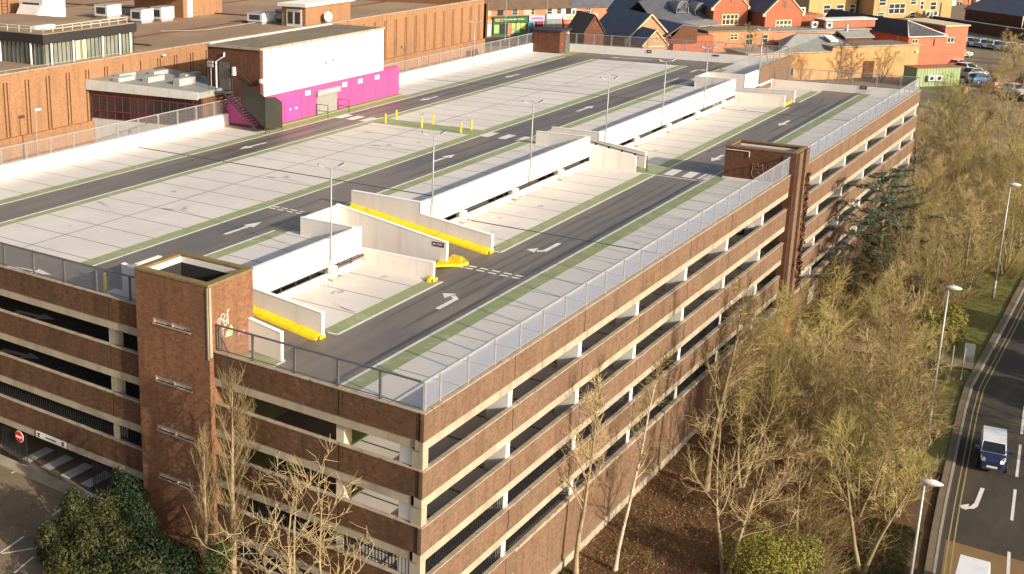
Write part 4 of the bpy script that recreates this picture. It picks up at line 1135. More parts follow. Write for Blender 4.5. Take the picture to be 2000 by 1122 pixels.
pt = thing('roof_pavilion', 'glazed rooftop pavilion with black fascia and white columns', 'building', (38, 62, RZ))
b = MB(); b.box(32.6, 44.2, 58, 76, 6.72, 7.5); b.build('fascia', 'cladding_dark', pt)
b = MB(); b.box(32.75, 44.05, 58.15, 75.9, 7.5, 7.56); b.build('roof', 'roofing_tan', pt)
b = MB(); b.box(32.9, 43.9, 58.3, 75.8, RZ, 6.72); b.build('glazing', 'glass_pale', pt)
b = MB()
for i in range(23): b.box(32.95+i*.5, 33.0+i*.5, 58.24, 58.298, RZ, 6.72)
for i in range(30): b.box(32.84, 32.898, 58.5+i*.58, 58.55+i*.58, RZ, 6.72)
b.build('mullion', 'cladding_dark', pt)
for x_, y_ in ((33.6, 58.1), (36.2, 58.1), (42.0, 58.1), (43.4, 58.1), (32.7, 59.8), (32.7, 64.0), (39.8, 58.1)):
    b = MB(); b.tube([(x_, y_, RZ), (x_, y_, 6.72)], .085, 8); b.build('column', 'white', pt)
for x_ in (36.6, 37.4): box('blind', 'frame_cream', pt, x_, x_+.5, 58.235, 58.239, RZ+.05, 6.6)
b = MB()
for zz in (8.1, 7.85): b.tube([(33.2, 58.6, zz), (43.6, 58.6, zz)], .025, 4); b.tube([(33.2, 58.6, zz), (33.2, 70, zz)], .025, 4)
for i in range(10): b.tube([(33.2+i*1.15, 58.6, 7.5), (33.2+i*1.15, 58.6, 8.12)], .025, 4)
for i in range(7): b.tube([(33.2, 58.6+i*1.6, 7.5), (33.2, 58.6+i*1.6, 8.12)], .025, 4)
b.build('guard_rail', 'white_dirty', pt)
b = MB(); b.box(34.8, 37.2, 61.5, 62.2, 7.56, 7.85); b.build('rooflight', 'white', pt)

def roof_unit(name, label, x, y, sx, sy, sz, z=RZ, hood=False, fan=False, m='metal_white', rz=0):
    t = thing(name, label, 'air unit', (x, y, z), 'plant units on the brick roof')
    b = MB(); b.box(x+.1, x+sx-.1, y+.1, y+sy-.1, z, z+.3); b.build('plinth', 'metal_grey', t)
    b = MB(); b.box(x, x+sx, y, y+sy, z+.3, z+.3+sz); b.build('casing', m, t)
    b = MB()
    b.box(x-.012, x-.001, y+sy*.15, y+sy*.85, z+.3+sz*.2, z+.3+sz*.8); b.build('grille', 'grille', t)
    b = MB()
    for f_ in (.33, .66): b.box(x+sx*f_-.02, x+sx*f_+.02, y-.012, y-.001, z+.35, z+.25+sz)
    b.box(x-.03, x+sx+.03, y-.03, y+sy+.03, z+.3+sz, z+.34+sz); b.build('panel_seam', 'metal_grey', t)
    if hood:
        b = MB(); b.hexa([(x-.9, y+.2, z+.5), (x-.003, y+.2, z+.5), (x-.003, y+sy-.2, z+.5), (x-.9, y+sy-.2, z+.5)], [(x-.9, y+.2, z+.6), (x-.003, y+.2, z+.3+sz*.7), (x-.003, y+sy-.2, z+.3+sz*.7), (x-.9, y+sy-.2, z+.6)]); b.build('hood', m, t)
    return t
roof_unit('air_handling_unit', 'big white boxy air unit with a black-mouthed hood behind the glazed pavilion', 58.4, 87.5, 3.6, 4.2, 2.3, hood=True)
roof_unit('air_handling_unit', 'white air unit with a dark louvre right behind the pavilion corner', 62.6, 75.3, 2.0, 1.8, 1.3)
roof_unit('air_handling_unit', 'second white air unit beside the brick roof room', 65.4, 74.8, 2.2, 1.8, 1.35)
roof_unit('air_handling_unit', 'white condenser with a pink panel above the pavilion rail', 64.6, 83, 2.4, 2.2, 1.3)
roof_unit('air_handling_unit', 'white slatted air unit on the roof left of the brick hut', 69.2, 62.8, 2.2, 2.2, .95)
roof_unit('air_handling_unit', 'grey hooded air unit beside the brick roof hut', 72.3, 61.6, 2.2, 1.8, 1.1, m='metal_grey', hood=True)
t = thing('roof_room', 'brick roof room with white cornice and white louvred door at the back', 'roof room', (72.5, 78, RZ))
b = MB(); b.box(70.3, 77.5, 75.8, 84, RZ, 8.6); b.build('wall', 'brick_orange', t)
b = MB(); b.box(67.5, 71.6, 76, 83, 7.2, 7.5); b.build('canopy', 'white', t)
b = MB(); b.box(71.0, 71.9, 75.74, 75.798, RZ, 6.9); b.build('door', 'frame_white', t)
t = thing('roof_hut', 'small brick roof hut with white fascia and a louvred white door', 'roof room', (73, 58, RZ))
b = MB(); b.box(69.6, 78.3, 57.0, 60.3, RZ, 7.0); b.build('wall', 'brick_orange', t)
b = MB(); b.box(69.2, 78.8, 56.7, 60.6, 7.0, 7.35); b.build('roof', 'white', t)
dd = MB(); dd.box(69.53, 69.598, 57.5, 59.6, RZ, 6.7); dd = dd.build('door', 'frame_white', t)
g_ = MB(); g_.box(69.51, 69.529, 57.7, 58.4, RZ+.3, 6.4); g_.box(69.51, 69.529, 58.7, 59.4, RZ+.3, 6.4); g_.build('louvre', 'grille', dd)
t = thing('satellite_dish', 'round white satellite dish beside the roof hut', 'dish', (72.8, 56.6, RZ))
b = MB(); b.tube([(72.8, 56.3, RZ+.9), (72.75, 56.15, RZ+.93)], [.5, .56], 14); b.build('dish', 'white', t)
b = MB(); b.tube([(72.8, 56.5, RZ), (72.8, 56.4, RZ+.9)], .05, 5); b.build('mast', 'galv_dark', t)
t = thing('roof_tower', 'plain brick block with a ladder at the back of the flat roof', 'roof room', (55, 100, RZ))
b = MB(); b.box(45, 65.5, 94, 104, RZ, 10.5); b.build('wall', 'brick_orange', t)
b = MB()
for xx in (57.5, 58.4): b.box(xx, xx+.08, 93.9, 93.98, RZ, 10.4)
for i in range(14): b.box(57.5, 58.4, 93.92, 93.97, RZ+.3+i*.4, RZ+.36+i*.4)
b.build('ladder', 'brick_dark', t)
t = thing('roof_pipe', 'thin white pipe running along the brown flat roof', 'pipe', (66, 62, RZ))
b = MB(); b.tube([(57, 67, RZ+.2), (60.5, 63.5, RZ+.2), (62.5, 63.3, RZ+.25), (68.5, 63.2, RZ+.3)], .035, 5); b.build('pipe_run', 'metal_grey', t)
# ------------------------------------------------------------------ the town beyond: streets turned 45 degrees to the car park
Q = 2**.5
GZ = -9.62
def W(s, d, z): return ((s+d)/Q, (d-s)/Q, z)
def sbox(mb, s0, s1, d0, d1, z0, z1):
    mb.hexa([W(s0, d0, z0), W(s1, d0, z0), W(s1, d1, z0), W(s0, d1, z0)], [W(s0, d0, z1), W(s1, d0, z1), W(s1, d1, z1), W(s0, d1, z1)])
    return mb
def bthing(name, label, cat, s, d, z=GZ, group=None): return thing(name, label, cat, W(s, d, z), group)
def poly(mb, pts): mb.face([W(*p) for p in pts])
def gable_d(mb, s0, s1, d0, d1, z0, ze, zr):
    """walls of a house whose ridge runs away from the street; the gables face it"""
    sm = (s0+s1)/2
    poly(mb, [(s0, d0, z0), (s1, d0, z0), (s1, d0, ze), (sm, d0, zr), (s0, d0, ze)])
    poly(mb, [(s1, d1, z0), (s0, d1, z0), (s0, d1, ze), (sm, d1, zr), (s1, d1, ze)])
    poly(mb, [(s0, d1, z0), (s0, d0, z0), (s0, d0, ze), (s0, d1, ze)])
    poly(mb, [(s1, d0, z0), (s1, d1, z0), (s1, d1, ze), (s1, d0, ze)])
def roof_d(mb, s0, s1, d0, d1, ze, zr, t=.16, o=.25):
    sm = (s0+s1)/2; k = (zr-ze)/(sm-s0)
    for sg in (-1, 1):
        e = s0-o if sg < 0 else s1+o
        zl = ze-o*k
        a = [W(e, d0-o, zl+.03), W(sm, d0-o, zr+.03), W(sm, d1+o, zr+.03), W(e, d1+o, zl+.03)]
        b_ = [W(e, d0-o, zl+t+.03), W(sm, d0-o, zr+t+.03), W(sm, d1+o, zr+t+.03), W(e, d1+o, zl+t+.03)]
        if sg < 0: mb.hexa(a, b_)
        else: mb.hexa(a[::-1], b_[::-1])
def roof_s(mb, s0, s1, d0, d1, ze, zr, t=.16, o=.25):
    dm = (d0+d1)/2; k = (zr-ze)/(dm-d0)
    for sg in (-1, 1):
        e = d0-o if sg < 0 else d1+o
        zl = ze-o*k
        a = [W(s0-o, e, zl+.03), W(s1+o, e, zl+.03), W(s1+o, dm, zr+.03), W(s0-o, dm, zr+.03)]
        b_ = [W(s0-o, e, zl+t+.03), W(s1+o, e, zl+t+.03), W(s1+o, dm, zr+t+.03), W(s0-o, dm, zr+t+.03)]
        if sg < 0: mb.hexa(a, b_)
        else: mb.hexa(a[::-1], b_[::-1])
def win(parent, s0, s1, z0, z1, d, mf='frame_white', nx=1, nz=2, t=.07, lintel=None):
    f = MB()
    sbox(f, s0, s0+t, d-.07, d-.002, z0, z1); sbox(f, s1-t, s1, d-.07, d-.002, z0, z1)
    sbox(f, s0+t, s1-t, d-.07, d-.002, z1-t, z1); sbox(f, s0-.05, s1+.05, d-.12, d-.002, z0-t, z0+.01)
    for i in range(1, nx): c = s0+(s1-s0)*i/nx; sbox(f, c-t/2, c+t/2, d-.068, d-.002, z0, z1-t)
    for i in range(1, nz): c = z0+(z1-z0)*i/nz; sbox(f, s0+t, s1-t, d-.066, d-.002, c-t/2, c+t/2)
    f = f.build('window', mf, parent)
    p = MB(); sbox(p, s0+t, s1-t, d-.03, d-.001, z0, z1-t); p.build('pane', 'glass', f)
    return f
def sb(name, m, parent, *b): return sbox(MB(), *b).build(name, m, parent)

# shop terrace
st_ = bthing('shop_terrace', 'row of brick shops with colourful fascias under one brown tiled roof', 'shops', 72, 196)
D_ = 194.5
sb('wall', 'brick_bright', st_, 58, 92, D_, 203, GZ, -4.1)
for s0, s1, m_ in ((69.3, 71.5, 'cream_render'), (74.0, 77.3, 'cream_render'), (77.4, 80.4, 'white_dirty'), (61.0, 62.6, 'cream_render')):
    sb('wall_panel', m_, st_, s0, s1, D_-.03, D_-.002, -5.4, -4.12)
b = MB(); roof_s(b, 58, 79.2, D_, 203, -4.1, -.9); b.build('roof', 'tile_brown', st_)
b = MB(); roof_s(b, 79.75, 92, D_, 203, -4.1, -.7); b.build('roof', 'slate', st_)
for s0, s1, mf, nx in ((63.9, 65.1, 'grille', 2), (66.9, 68.1, 'frame_white', 2), (70.9, 71.6, 'frame_white', 1), (74.25, 75.3, 'frame_white', 1), (76.3, 77.2, 'frame_cream', 1), (78.2, 79.3, 'grille', 2), (82.4, 83.4, 'frame_white', 2)):
    win(st_, s0, s1, -5.3, -4.25, D_-.032 if s0 > 69 else D_, mf, nx, 2)
def shop(label, s0, s1, zf0, zf1, mfascia, mfront):
    p = sb('shopfront', mfront, st_, s0, s1, D_-.35, D_-.003, GZ, zf0)
    p['label'] = label
    f = sb('fascia', mfascia, p, s0-.02, s1+.02, D_-.55, D_-.003, zf0+.002, zf1)
    return p, f
p, f = shop('green shopfront with pale lettering and posters', 63.0, 70.1, -6.75, -5.55, 'shop_green', 'shop_green')
b = MB(); sbox(b, 62.9, 70.2, D_-.75, D_-.56, -5.65, -5.45); b.build('canopy', 'shop_green', p)
b = MB()
rs = random.Random(8)
x = 65.1
while x < 69.3:
    w_ = rs.uniform(.12, .26); h_ = rs.uniform(.2, .34)
    sbox(b, x, x+w_, D_-.58, D_-.556, -6.3, -6.3+h_); x += w_+.07
b.build('lettering', 'frame_cream', f)
b = MB(); sbox(b, 63.3, 64.9, D_-.58, D_-.556, -6.55, -6.0); b.build('logo_panel', 'salmon', f)
b = MB(); sbox(b, 64.2, 64.75, D_-.6, D_-.585, -6.42, -6.12); b.build('logo', 'sign_red', f)
for s0, s1, z0, z1, m_ in ((63.2, 64.2, -8.9, -7.2, 'poster_lime'), (64.4, 65.9, -9.1, -7.0, 'glass'), (66.0, 66.7, -9.5, -6.9, 'brick_bright'), (66.8, 67.5, -8.1, -7.0, 'poster_yellow'), (67.6, 68.6, -8.9, -6.95, 'poster_lime'), (68.7, 69.7, -8.2, -7.0, 'poster_yellow'), (66.8, 67.5, -9.2, -8.2, 'grey_panel')):
    sb('shop_window', m_, p, s0, s1, D_-.42, D_-.352, z0, z1)
p, f = shop('pale blue shopfront with a lilac sign', 70.4, 73.6, -6.6, -5.5, 'lilac', 'blue_board')
b = MB(); x = 70.9
while x < 73.2:
    w_ = rs.uniform(.1, .2); sbox(b, x, x+w_, D_-.58, D_-.556, -6.25, -6.25+rs.uniform(.25, .4)); x += w_+.08
b.build('lettering', 'purple', f)
sb('shop_window', 'glass', p, 70.6, 71.4, D_-.42, D_-.352, -9.2, -7.0); sb('shop_window', 'sign_plum', p, 71.7, 73.4, D_-.42, D_-.352, -9.2, -6.8)
sb('lit_board', 'sign_red', p, 72.1, 73.2, D_-.45, D_-.421, -7.3, -6.9)
p, f = shop('white shopfront with two grey roller shutters', 74.0, 77.3, -6.25, -5.35, 'white', 'frame_white')
sb('shutter', 'shutter', p, 74.15, 75.6, D_-.42, D_-.352, GZ+.1, -6.3); sb('shutter', 'shutter', p, 75.75, 77.2, D_-.42, D_-.352, GZ+.1, -6.3)
p, f = shop('red shopfront with a pale banner and salmon boards', 77.6, 84.7, -6.5, -5.45, 'frame_white', 'sign_red')
sb('banner', 'poster_lime', f, 78.2, 81.5, D_-.58, D_-.556, -6.2, -5.75)
b = MB()
for i in range(6): sbox(b, 77.9, 82.2, D_-.42, D_-.352, -8.9+i*.38, -8.62+i*.38)
b.build('board', 'salmon', p)
p, f = shop('orange and white shopfront at the left end', 60.3, 62.6, -6.9, -6.1, 'salmon', 'frame_white')
b = MB(); sbox(b, 79.9, 80.9, D_-.5, D_-.04, -5.35, -4.6); t_ = b.build('air_conditioner', 'metal_white', st_)
b = MB(); b.tube([W(80.4, D_-.51, -4.97), W(80.4, D_-.53, -4.97)], .3, 10); b.build('fan_grille', 'grille', t_)
for s_, d_, zt, lab in ((62.9, 186, 5, 'tall street lamp column in front of the green shop'), (71.9, 188, 5, 'tall street lamp column in front of the lilac shop sign'), (83.8, 165, -3.3, 'short white-headed lamp before the red shop')):
    t = bthing('street_lamp', lab, 'lamp post', s_, d_)
    b = MB(); b.tube([W(s_, d_, GZ), W(s_, d_, zt)], [.09, .06], 6); b.build('pole', 'galv', t)
    b = MB(); sbox(b, s_-.2, s_+.5, d_-.1, d_+.1, zt, zt+.14); b.build('lamp_head', 'metal_white', t)
rs_ = MB(); sbox(rs_, 20, 140, 180, 193, GZ+.01, GZ+.05); rs_.build('street', 'asphalt', None, kind='structure')
rs_ = MB(); sbox(rs_, 20, 140, 193, 194.1, GZ+.01, GZ+.14); rs_.build('street_pavement', 'pave', None, kind='structure')

# gabled brick hall
h1 = bthing('gabled_hall', 'orange brick hall with steep slate roof and stone-edged gable', 'building', 70.5, 145)
b = MB(); gable_d(b, 66.9, 73.9, 137.4, 152, GZ, -3.6, -.05); b.build('wall', 'brick_bright', h1)
b = MB(); roof_d(b, 66.9, 73.9, 137.75, 152, -3.6, -.05); b.build('roof', 'slate', h1)
b = MB()
for sg in (-1, 1):
    e = 70.4+sg*3.85
    pts = [W(e, 137.1, -4.0), W(70.4, 137.1, -.02), W(70.4, 137.45, -.02), W(e, 137.45, -4.0)]
    up = [(p[0], p[1], p[2]+.28) for p in pts]
    b.hexa(pts if sg < 0 else pts[::-1], up if sg < 0 else up[::-1])
sbox(b, 66.4, 66.95, 137.1, 137.6, -4.7, -3.6)
b.build('gable_coping', 'frame_cream', h1)
b = MB(); gable_d(b, 67.0, 70.8, 132, 137.3, GZ, -3.9, -1.8); b.build('porch_wall', 'brick_bright', h1)
b = MB(); roof_d(b, 67.0, 70.8, 132.2, 137.2, -3.9, -1.8, .12, .15); b.build('porch_roof', 'slate', h1)
b = MB()
for sg in (-1, 1):
    e = 68.9+sg*2.1
    pts = [W(e, 131.8, -4.15), W(68.9, 131.8, -1.78), W(68.9, 132.15, -1.78), W(e, 132.15, -4.15)]
    up = [(p[0], p[1], p[2]+.2) for p in pts]
    b.hexa(pts if sg < 0 else pts[::-1], up if sg < 0 else up[::-1])
sbox(b, 67.5, 70.3, 131.9, 131.99, -4.25, -4.1)
b.build('porch_coping', 'frame_cream', h1)
b = MB()
dp_ = [(0, .55), (.5, 0), (0, -.55), (-.5, 0)]
for i in range(4):
    (a0, c0), (a1, c1) = dp_[i], dp_[(i+1) % 4]
    b.tube([W(68.9+a0, 131.97, -3.05+c0), W(68.9+a1, 131.97, -3.05+c1)], .07, 4)
b.build('diamond_moulding', 'frame_cream', h1)
b = MB(); gable_d(b, 60.4, 63.6, 139, 145, GZ, -2.6, .0); b.build('side_gable', 'brick_dark', h1)
b = MB()
p4_ = [(62.0, 138.8, .1), (65.6, 143.5, .1), (64.0, 139, -2.7)]
roof_d(b, 60.4, 63.6, 139, 146, -2.6, .0, .14, .2); b.build('side_roof', 'tile_brown', h1)
b = MB()
for i in range(4):
    (a0, c0), (a1, c1) = dp_[i], dp_[(i+1) % 4]
    b.tube([W(62+a0*.8, 138.97, -1.5+c0*.8), W(62+a1*.8, 138.97, -1.5+c1*.8)], .05, 4)
b.build('diamond_moulding', 'brick_red', h1)
b = MB(); sbox(b, 73.92, 80.5, 136.5, 146, GZ, -3.3); b.build('wing_wall', 'brick_red', h1)
b = MB(); poly(b, [(72.7, 136.3, -4.4), (77.6, 136.3, -4.4), (77.6, 136.3, -2.0), (75.1, 136.3, -1.6)]); poly(b, [(77.6, 136.3, -4.4), (77.6, 146, -4.4), (77.6, 146, -2.0), (77.6, 136.3, -2.0)]); b.build('wing_gable', 'brick_dark', h1)
b = MB(); b.hexa([W(72.5, 136.2, -3.4), W(75.1, 136.2, -1.62), W(75.1, 146, -1.62), W(72.5, 146, -3.4)], [W(72.5, 136.2, -3.2), W(75.1, 136.2, -1.42), W(75.1, 146, -1.42), W(72.5, 146, -3.2)])
b.hexa([W(75.1, 136.2, -1.62), W(78, 136.2, -2.05), W(78, 146, -2.05), W(75.1, 146, -1.62)], [W(75.1, 136.2, -1.42), W(78, 136.2, -1.85), W(78, 146, -1.85), W(75.1, 146, -1.42)]); b.build('wing_roof', 'slate', h1)

# cream house, maroon gable, brown roof, slate building with barrel dormers
t = bthing('cream_house', 'cream rendered house behind a bare street tree', 'house', 94, 208)
sb('wall', 'cream_render', t, 89.6, 101, 205, 214, GZ, -2.5)
b = MB(); roof_s(b, 89.6, 101, 205, 214, -2.5, .8); b.build('roof', 'tile_brown', t)
win(t, 91.0, 92.4, -5.2, -3.8, 205, 'frame_white', 2, 2); win(t, 96, 97.2, -5.2, -3.8, 205, 'frame_white', 1, 2)
t = bthing('dark_gable_house', 'house with shaded dark maroon gable and pale brown roof', 'house', 82, 168)
b = MB(); gable_d(b, 79.4, 85.0, 163, 176, GZ, -2.9, .6); b.build('wall', 'brick_dark', t)  # gable in shade: its shade is put into the dark brick colour
b = MB(); roof_d(b, 79.4, 85.0, 163.2, 176, -2.9, .6); b.build('roof', 'slate', t)
b = MB(); roof_s(b, 84.6, 93, 170, 180, -2.2, .9); b.build('side_roof', 'tile_brown', t)
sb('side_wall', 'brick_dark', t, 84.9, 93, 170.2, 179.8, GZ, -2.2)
sb('window', 'glass', t, 80.6, 82.2, 162.93, 162.998, -4.2, -2.6)
t = bthing('slate_hall', 'slate-roofed brick building with two curved lead barrel dormers', 'building', 84, 155)
sb('wall', 'brick_bright', t, 77.0, 86.6, 150, 162, GZ, -3.0)
b = MB(); b.hexa([W(76.8, 149.6, -3.0), W(88.2, 149.6, -2.4), W(88.2, 157, 1.2), W(76.8, 157, .2)], [W(76.8, 149.6, -2.8), W(88.2, 149.6, -2.2), W(88.2, 157, 1.4), W(76.8, 157, .4)])
b.hexa([W(76.8, 157, .2), W(88.2, 157, 1.2), W(88.2, 164, -3), W(76.8, 164, -3)], [W(76.8, 157, .4), W(88.2, 157, 1.4), W(88.2, 164, -2.8), W(76.8, 164, -2.8)]); b.build('roof', 'slate', t)
for s_, z_, d_ in ((82.3, -1.15, 151.6), (85.4, -1.5, 151.2)):
    f = MB(); n_ = 8
    prof = [(s_+1.0*math.cos(math.pi*i/n_), z_+.75+1.0*math.sin(math.pi*i/n_)) for i in range(n_+1)]
    for i in range(n_):
        (a0, c0), (a1, c1) = prof[i], prof[i+1]
        f.hexa([W(a0, d_, c0), W(a0, d_+3.2, c0), W(a1, d_+3.2, c1), W(a1, d_, c1)], [W(a0+.02, d_, c0+.1), W(a0+.02, d_+3.2, c0+.1), W(a1, d_+3.2, c1+.1), W(a1, d_, c1+.1)])
    sbox(f, s_-1.05, s_-.95, d_, d_+2.8, z_-.3, z_+.75); sbox(f, s_+.95, s_+1.05, d_, d_+2.8, z_-.3, z_+.75)
    f = f.build('dormer', 'lead', t)
    b = MB(); b.face([W(a, d_+.15, c) for a, c in prof][::-1]+[W(s_-1.0, d_+.15, z_-.2), W(s_+1.0, d_+.15, z_-.2)]); b.build('dormer_face', 'slate', f)
t2 = t
b = MB(); sbox(b, 78.2, 86.4, 146.5, 149.5, GZ, -3.35); b.build('lean_to', 'brick_bright', t)
b = MB(); b.hexa([W(78, 146.3, -3.4), W(86.6, 146.3, -2.9), W(86.6, 149.5, -2.2), W(78, 149.5, -2.9)], [W(78, 146.3, -3.25), W(86.6, 146.3, -2.75), W(86.6, 149.5, -2.05), W(78, 149.5, -2.75)]); b.build('lean_to_roof', 'lead', t)

# two red gables and the low orange range
def red_gable(label, s0, s1, d0, ze, zr, wz0, wz1, ws0, ws1):
    t = bthing('red_gable_house', label, 'house', (s0+s1)/2, d0+6)
    b = MB(); gable_d(b, s0, s1, d0, d0+12, GZ, ze, zr); b.build('wall', 'brick_red', t)
    b = MB(); roof_d(b, s0, s1, d0+.35, d0+12, ze, zr); b.build('roof', 'slate', t)
    b = MB(); sm = (s0+s1)/2
    for sg in (-1, 1):
        e = s0-.2 if sg < 0 else s1+.2
        k = (zr-ze)/(sm-s0)
        pts = [W(e, d0-.15, ze-.2*k), W(sm, d0-.15, zr), W(sm, d0+.3, zr), W(e, d0+.3, ze-.2*k)]
        up = [(p[0], p[1], p[2]+.22) for p in pts]
        b.hexa(pts if sg < 0 else pts[::-1], up if sg < 0 else up[::-1])
    sbox(b, s0-.45, s0-.003, d0-.1, d0+.3, ze-.6, ze-.1); sbox(b, s1+.003, s1+.45, d0-.1, d0+.3, ze-.6, ze-.1)
    b.build('gable_coping', 'frame_cream', t)
    win(t, ws0, ws1, wz0, wz1, d0, 'frame_cream', 4, 2, .16)
    sb('slit', 'slate', t, sm-.12, sm+.12, d0-.05, d0-.002, zr-2.4, zr-1.5)
    return t
t = red_gable('left of two red brick gables with mullioned cream windows', 86.2, 92.1, 148.5, -.1, 2.9, -3.0, -1.35, 87.7, 90.6)
sb('chimney', 'brick_red', t, 91.4, 92.6, 149.2, 150.4, GZ, 3.0)
red_gable('right of two red brick gables with mullioned cream windows', 93.1, 99.4, 144.5, -.9, 2.3, -3.75, -2.1, 94.9, 97.7)
t = bthing('low_range', 'low orange brick range with flat lead roof before the red gables', 'building', 93, 142)
sb('wall', 'brick_bright', t, 80.8, 92.0, 139, 144.3, GZ, -3.1)
sb('wall', 'brick_bright', t, 92.02, 108, 139.2, 144.3, GZ, -3.4)
sb('roof', 'roofing', t, 80.6, 91.9, 138.85, 144.3, -3.098, -2.9); sb('roof', 'lead', t, 92.03, 108.2, 139.0, 144.3, -3.398, -3.22)
sb('roof_block', 'brick_red', t, 101.5, 110, 141, 144.2, -3.2, -2.0); sb('roof_block', 'white_dirty', t, 101.3, 110.2, 140.8, 144.3, -2.0, -1.85)
for s0, s1, z0, z1, nx in ((84.4, 85.7, -4.35, -3.45, 2), (87.0, 88.3, -5.2, -3.5, 2), (89.8, 90.8, -5.0, -3.7, 1)): win(t, s0, s1, z0, z1, 139, 'frame_cream', nx, 2, .1)
win(t, 101.4, 102.9, -4.6, -3.8, 139.2, 'frame_white', 2, 1)
for s_, d_, lab in ((99.5, 141.5, 'white box fan unit on the low lead roof, left one'), (101.2, 140.2, 'white fan unit on the low lead roof, right one'), (99.8, 147.3, 'white fan unit on the upper flat roof, left one'), (100.9, 147.8, 'white fan unit on the upper flat roof, right one')):
    z_ = -3.2 if d_ < 145 else -1.5
    u = thing('condenser', lab, 'air unit', W(s_, d_, z_), 'fan units above the low range')
    b = MB(); sbox(b, s_, s_+1.0, d_, d_+.6, z_+.1, z_+1.0); b.build('casing', 'metal_white', u)
    b = MB(); b.tube([W(s_+.5, d_-.001, z_+.55), W(s_+.5, d_-.03, z_+.55)], .32, 10); b.build('fan_grille', 'grille', u)
    b = MB(); sbox(b, s_+.1, s_+.9, d_+.1, d_+.5, z_-.02, z_+.099); b.build('foot', 'metal_grey', u)
sb('upper_roof', 'brick_red', t, 99.6, 104, 146, 150, GZ, -1.52)

# long tan brick building with the grey hipped roof behind it
t = bthing('tan_building', 'long low tan brick building facing the car park', 'building', 98, 133)
b = MB(); sbox(b, 82.5, 95.9, 129.4, 136.5, GZ, -5.5); sbox(b, 95.92, 110, 129.4, 136.5, GZ, -4.8); b.build('wall', 'brick_tan', t)
b = MB(); sbox(b, 82.3, 95.9, 129.2, 136.6, -5.499, -5.3); sbox(b, 95.95, 110.2, 129.2, 129.7, -4.799, -4.6); sbox(b, 95.95, 96.4, 129.7, 136.5, -4.799, -4.6); b.build('coping', 'coping', t)
sb('roof', 'roofing', t, 96.4, 110, 129.7, 136.4, -4.9, -4.78)
sb('door', 'brick_dark', t, 101.2, 102.9, 129.3, 129.398, GZ, -7.0)
win(t, 84.5, 86, -8.6, -7.4, 129.4, 'frame_white', 2, 1); win(t, 88.5, 90.0, -8.9, -7.7, 129.4, 'frame_white', 2, 1)
sb('lamp_box', 'metal_white', t, 109.4, 109.8, 129.2, 129.398, -5.9, -5.6)
g2 = bthing('hipped_roof_building', 'building with pale grey hipped metal roof behind the tan wall', 'building', 95, 138)
b = MB()
A_, B_, C_, D__, R1, R2 = (87.4, 129.9, -5.3), (101.0, 129.9, -5.3), (101.4, 138.6, -5.0), (92.4, 138.6, -4.6), (93.5, 135.5, -3.2), (99.5, 136.5, -3.6)
poly(b, [A_, B_, R2, R1]); poly(b, [B_, C_, R2]); poly(b, [C_, D__, R1, R2]); poly(b, [D__, A_, R1])
poly(b, [D__, C_, B_, A_])
b.build('roof', 'lead', g2)
sb('wall', 'brick_dark', g2, 92.5, 101, 136.6, 138.4, GZ, -5.3)
b = MB(); b.tube([W(*A_), W(*R1), W(*R2)], .12, 5); b.tube([W(*B_), W(*R2), W(*C_)], .12, 5); b.build('ridge_capping', 'slate', g2)
b = MB(); b.hexa([W(97.5, 132.6, -4.35), W(98.7, 132.6, -4.35), W(98.7, 134.6, -3.75), W(97.5, 134.6, -3.75)], [W(97.5, 132.6, -4.1), W(98.7, 132.6, -4.1), W(98.7, 134.6, -3.5), W(97.5, 134.6, -3.5)]); b.build('rooflight', 'white', g2)
t = bthing('flat_lead_roof_store', 'small maroon lean-to with lead roof left of the red building', 'building', 105, 139)
b = MB(); sbox(b, 102.6, 107.2, 136.9, 138.9, GZ, -4.4); b.build('wall', 'brick_dark', t)
b = MB(); b.hexa([W(102.4, 136.7, -4.4), W(107.4, 136.7, -4.4), W(107.4, 138.95, -3.6), W(102.4, 138.95, -3.6)], [W(102.4, 136.7, -4.25), W(107.4, 136.7, -4.25), W(107.4, 138.95, -3.45), W(102.4, 138.95, -3.45)]); b.build('roof', 'lead', t)
t = bthing('vent_pipe', 'white vertical flue pipe before the low lead roof', 'pipe', 103.9, 138.6)
b = MB(); b.tube([W(103.9, 138.8, -6.5), W(103.9, 138.8, -2.4)], .13, 6); b.build('flue', 'white_dirty', t)

# red rendered building
t = bthing('red_building', 'bright red rendered building with dark hipped slate roof', 'building', 115, 140)
b = MB(); sbox(b, 112.7, 118.7, 136, 160, GZ, -4.3); b.build('wall', 'red_render', t)
b = MB(); sbox(b, 118.72, 122.6, 136, 147, GZ, -2.9); b.build('wall', 'red_render', t)
b = MB()
poly(b, [(112.4, 135.7, -4.32), (119, 135.7, -4.32), (113.9, 138.6, -2.1)])
poly(b, [(112.4, 160, -4.32), (112.4, 135.7, -4.32), (113.9, 138.6, -2.1), (113.9, 160, -2.1)])
poly(b, [(119, 135.7, -4.32), (119, 160, -4.32), (113.9, 160, -2.1), (113.9, 138.6, -2.1)])
poly(b, [(112.4, 135.7, -4.33), (112.4, 160, -4.33), (119, 160, -4.33), (119, 135.7, -4.33)])
b.build('roof', 'slate_frost', t)
b = MB(); b.tube([W(112.4, 135.7, -4.25), W(113.9, 138.6, -2.03), W(119, 135.7, -4.25)], .1, 5); b.tube([W(112.4, 135.6, -4.35), W(119, 135.6, -4.35)], .09, 5); b.build('ridge_capping', 'white_dirty', t)
b = MB(); sbox(b, 118.6, 122.8, 135.8, 147.1, -2.899, -2.7); b.build('flat_roof', 'frame_cream', t)
sb('string_course', 'red_render', t, 112.6, 122.7, 135.9, 135.998, -7.3, -7.18)
win(t, 113.2, 114.3, -6.0, -4.75, 136, 'frame_cream', 2, 2, .1); win(t, 119.2, 120.4, -5.4, -4.6, 136, 'frame_white', 2, 1, .08)
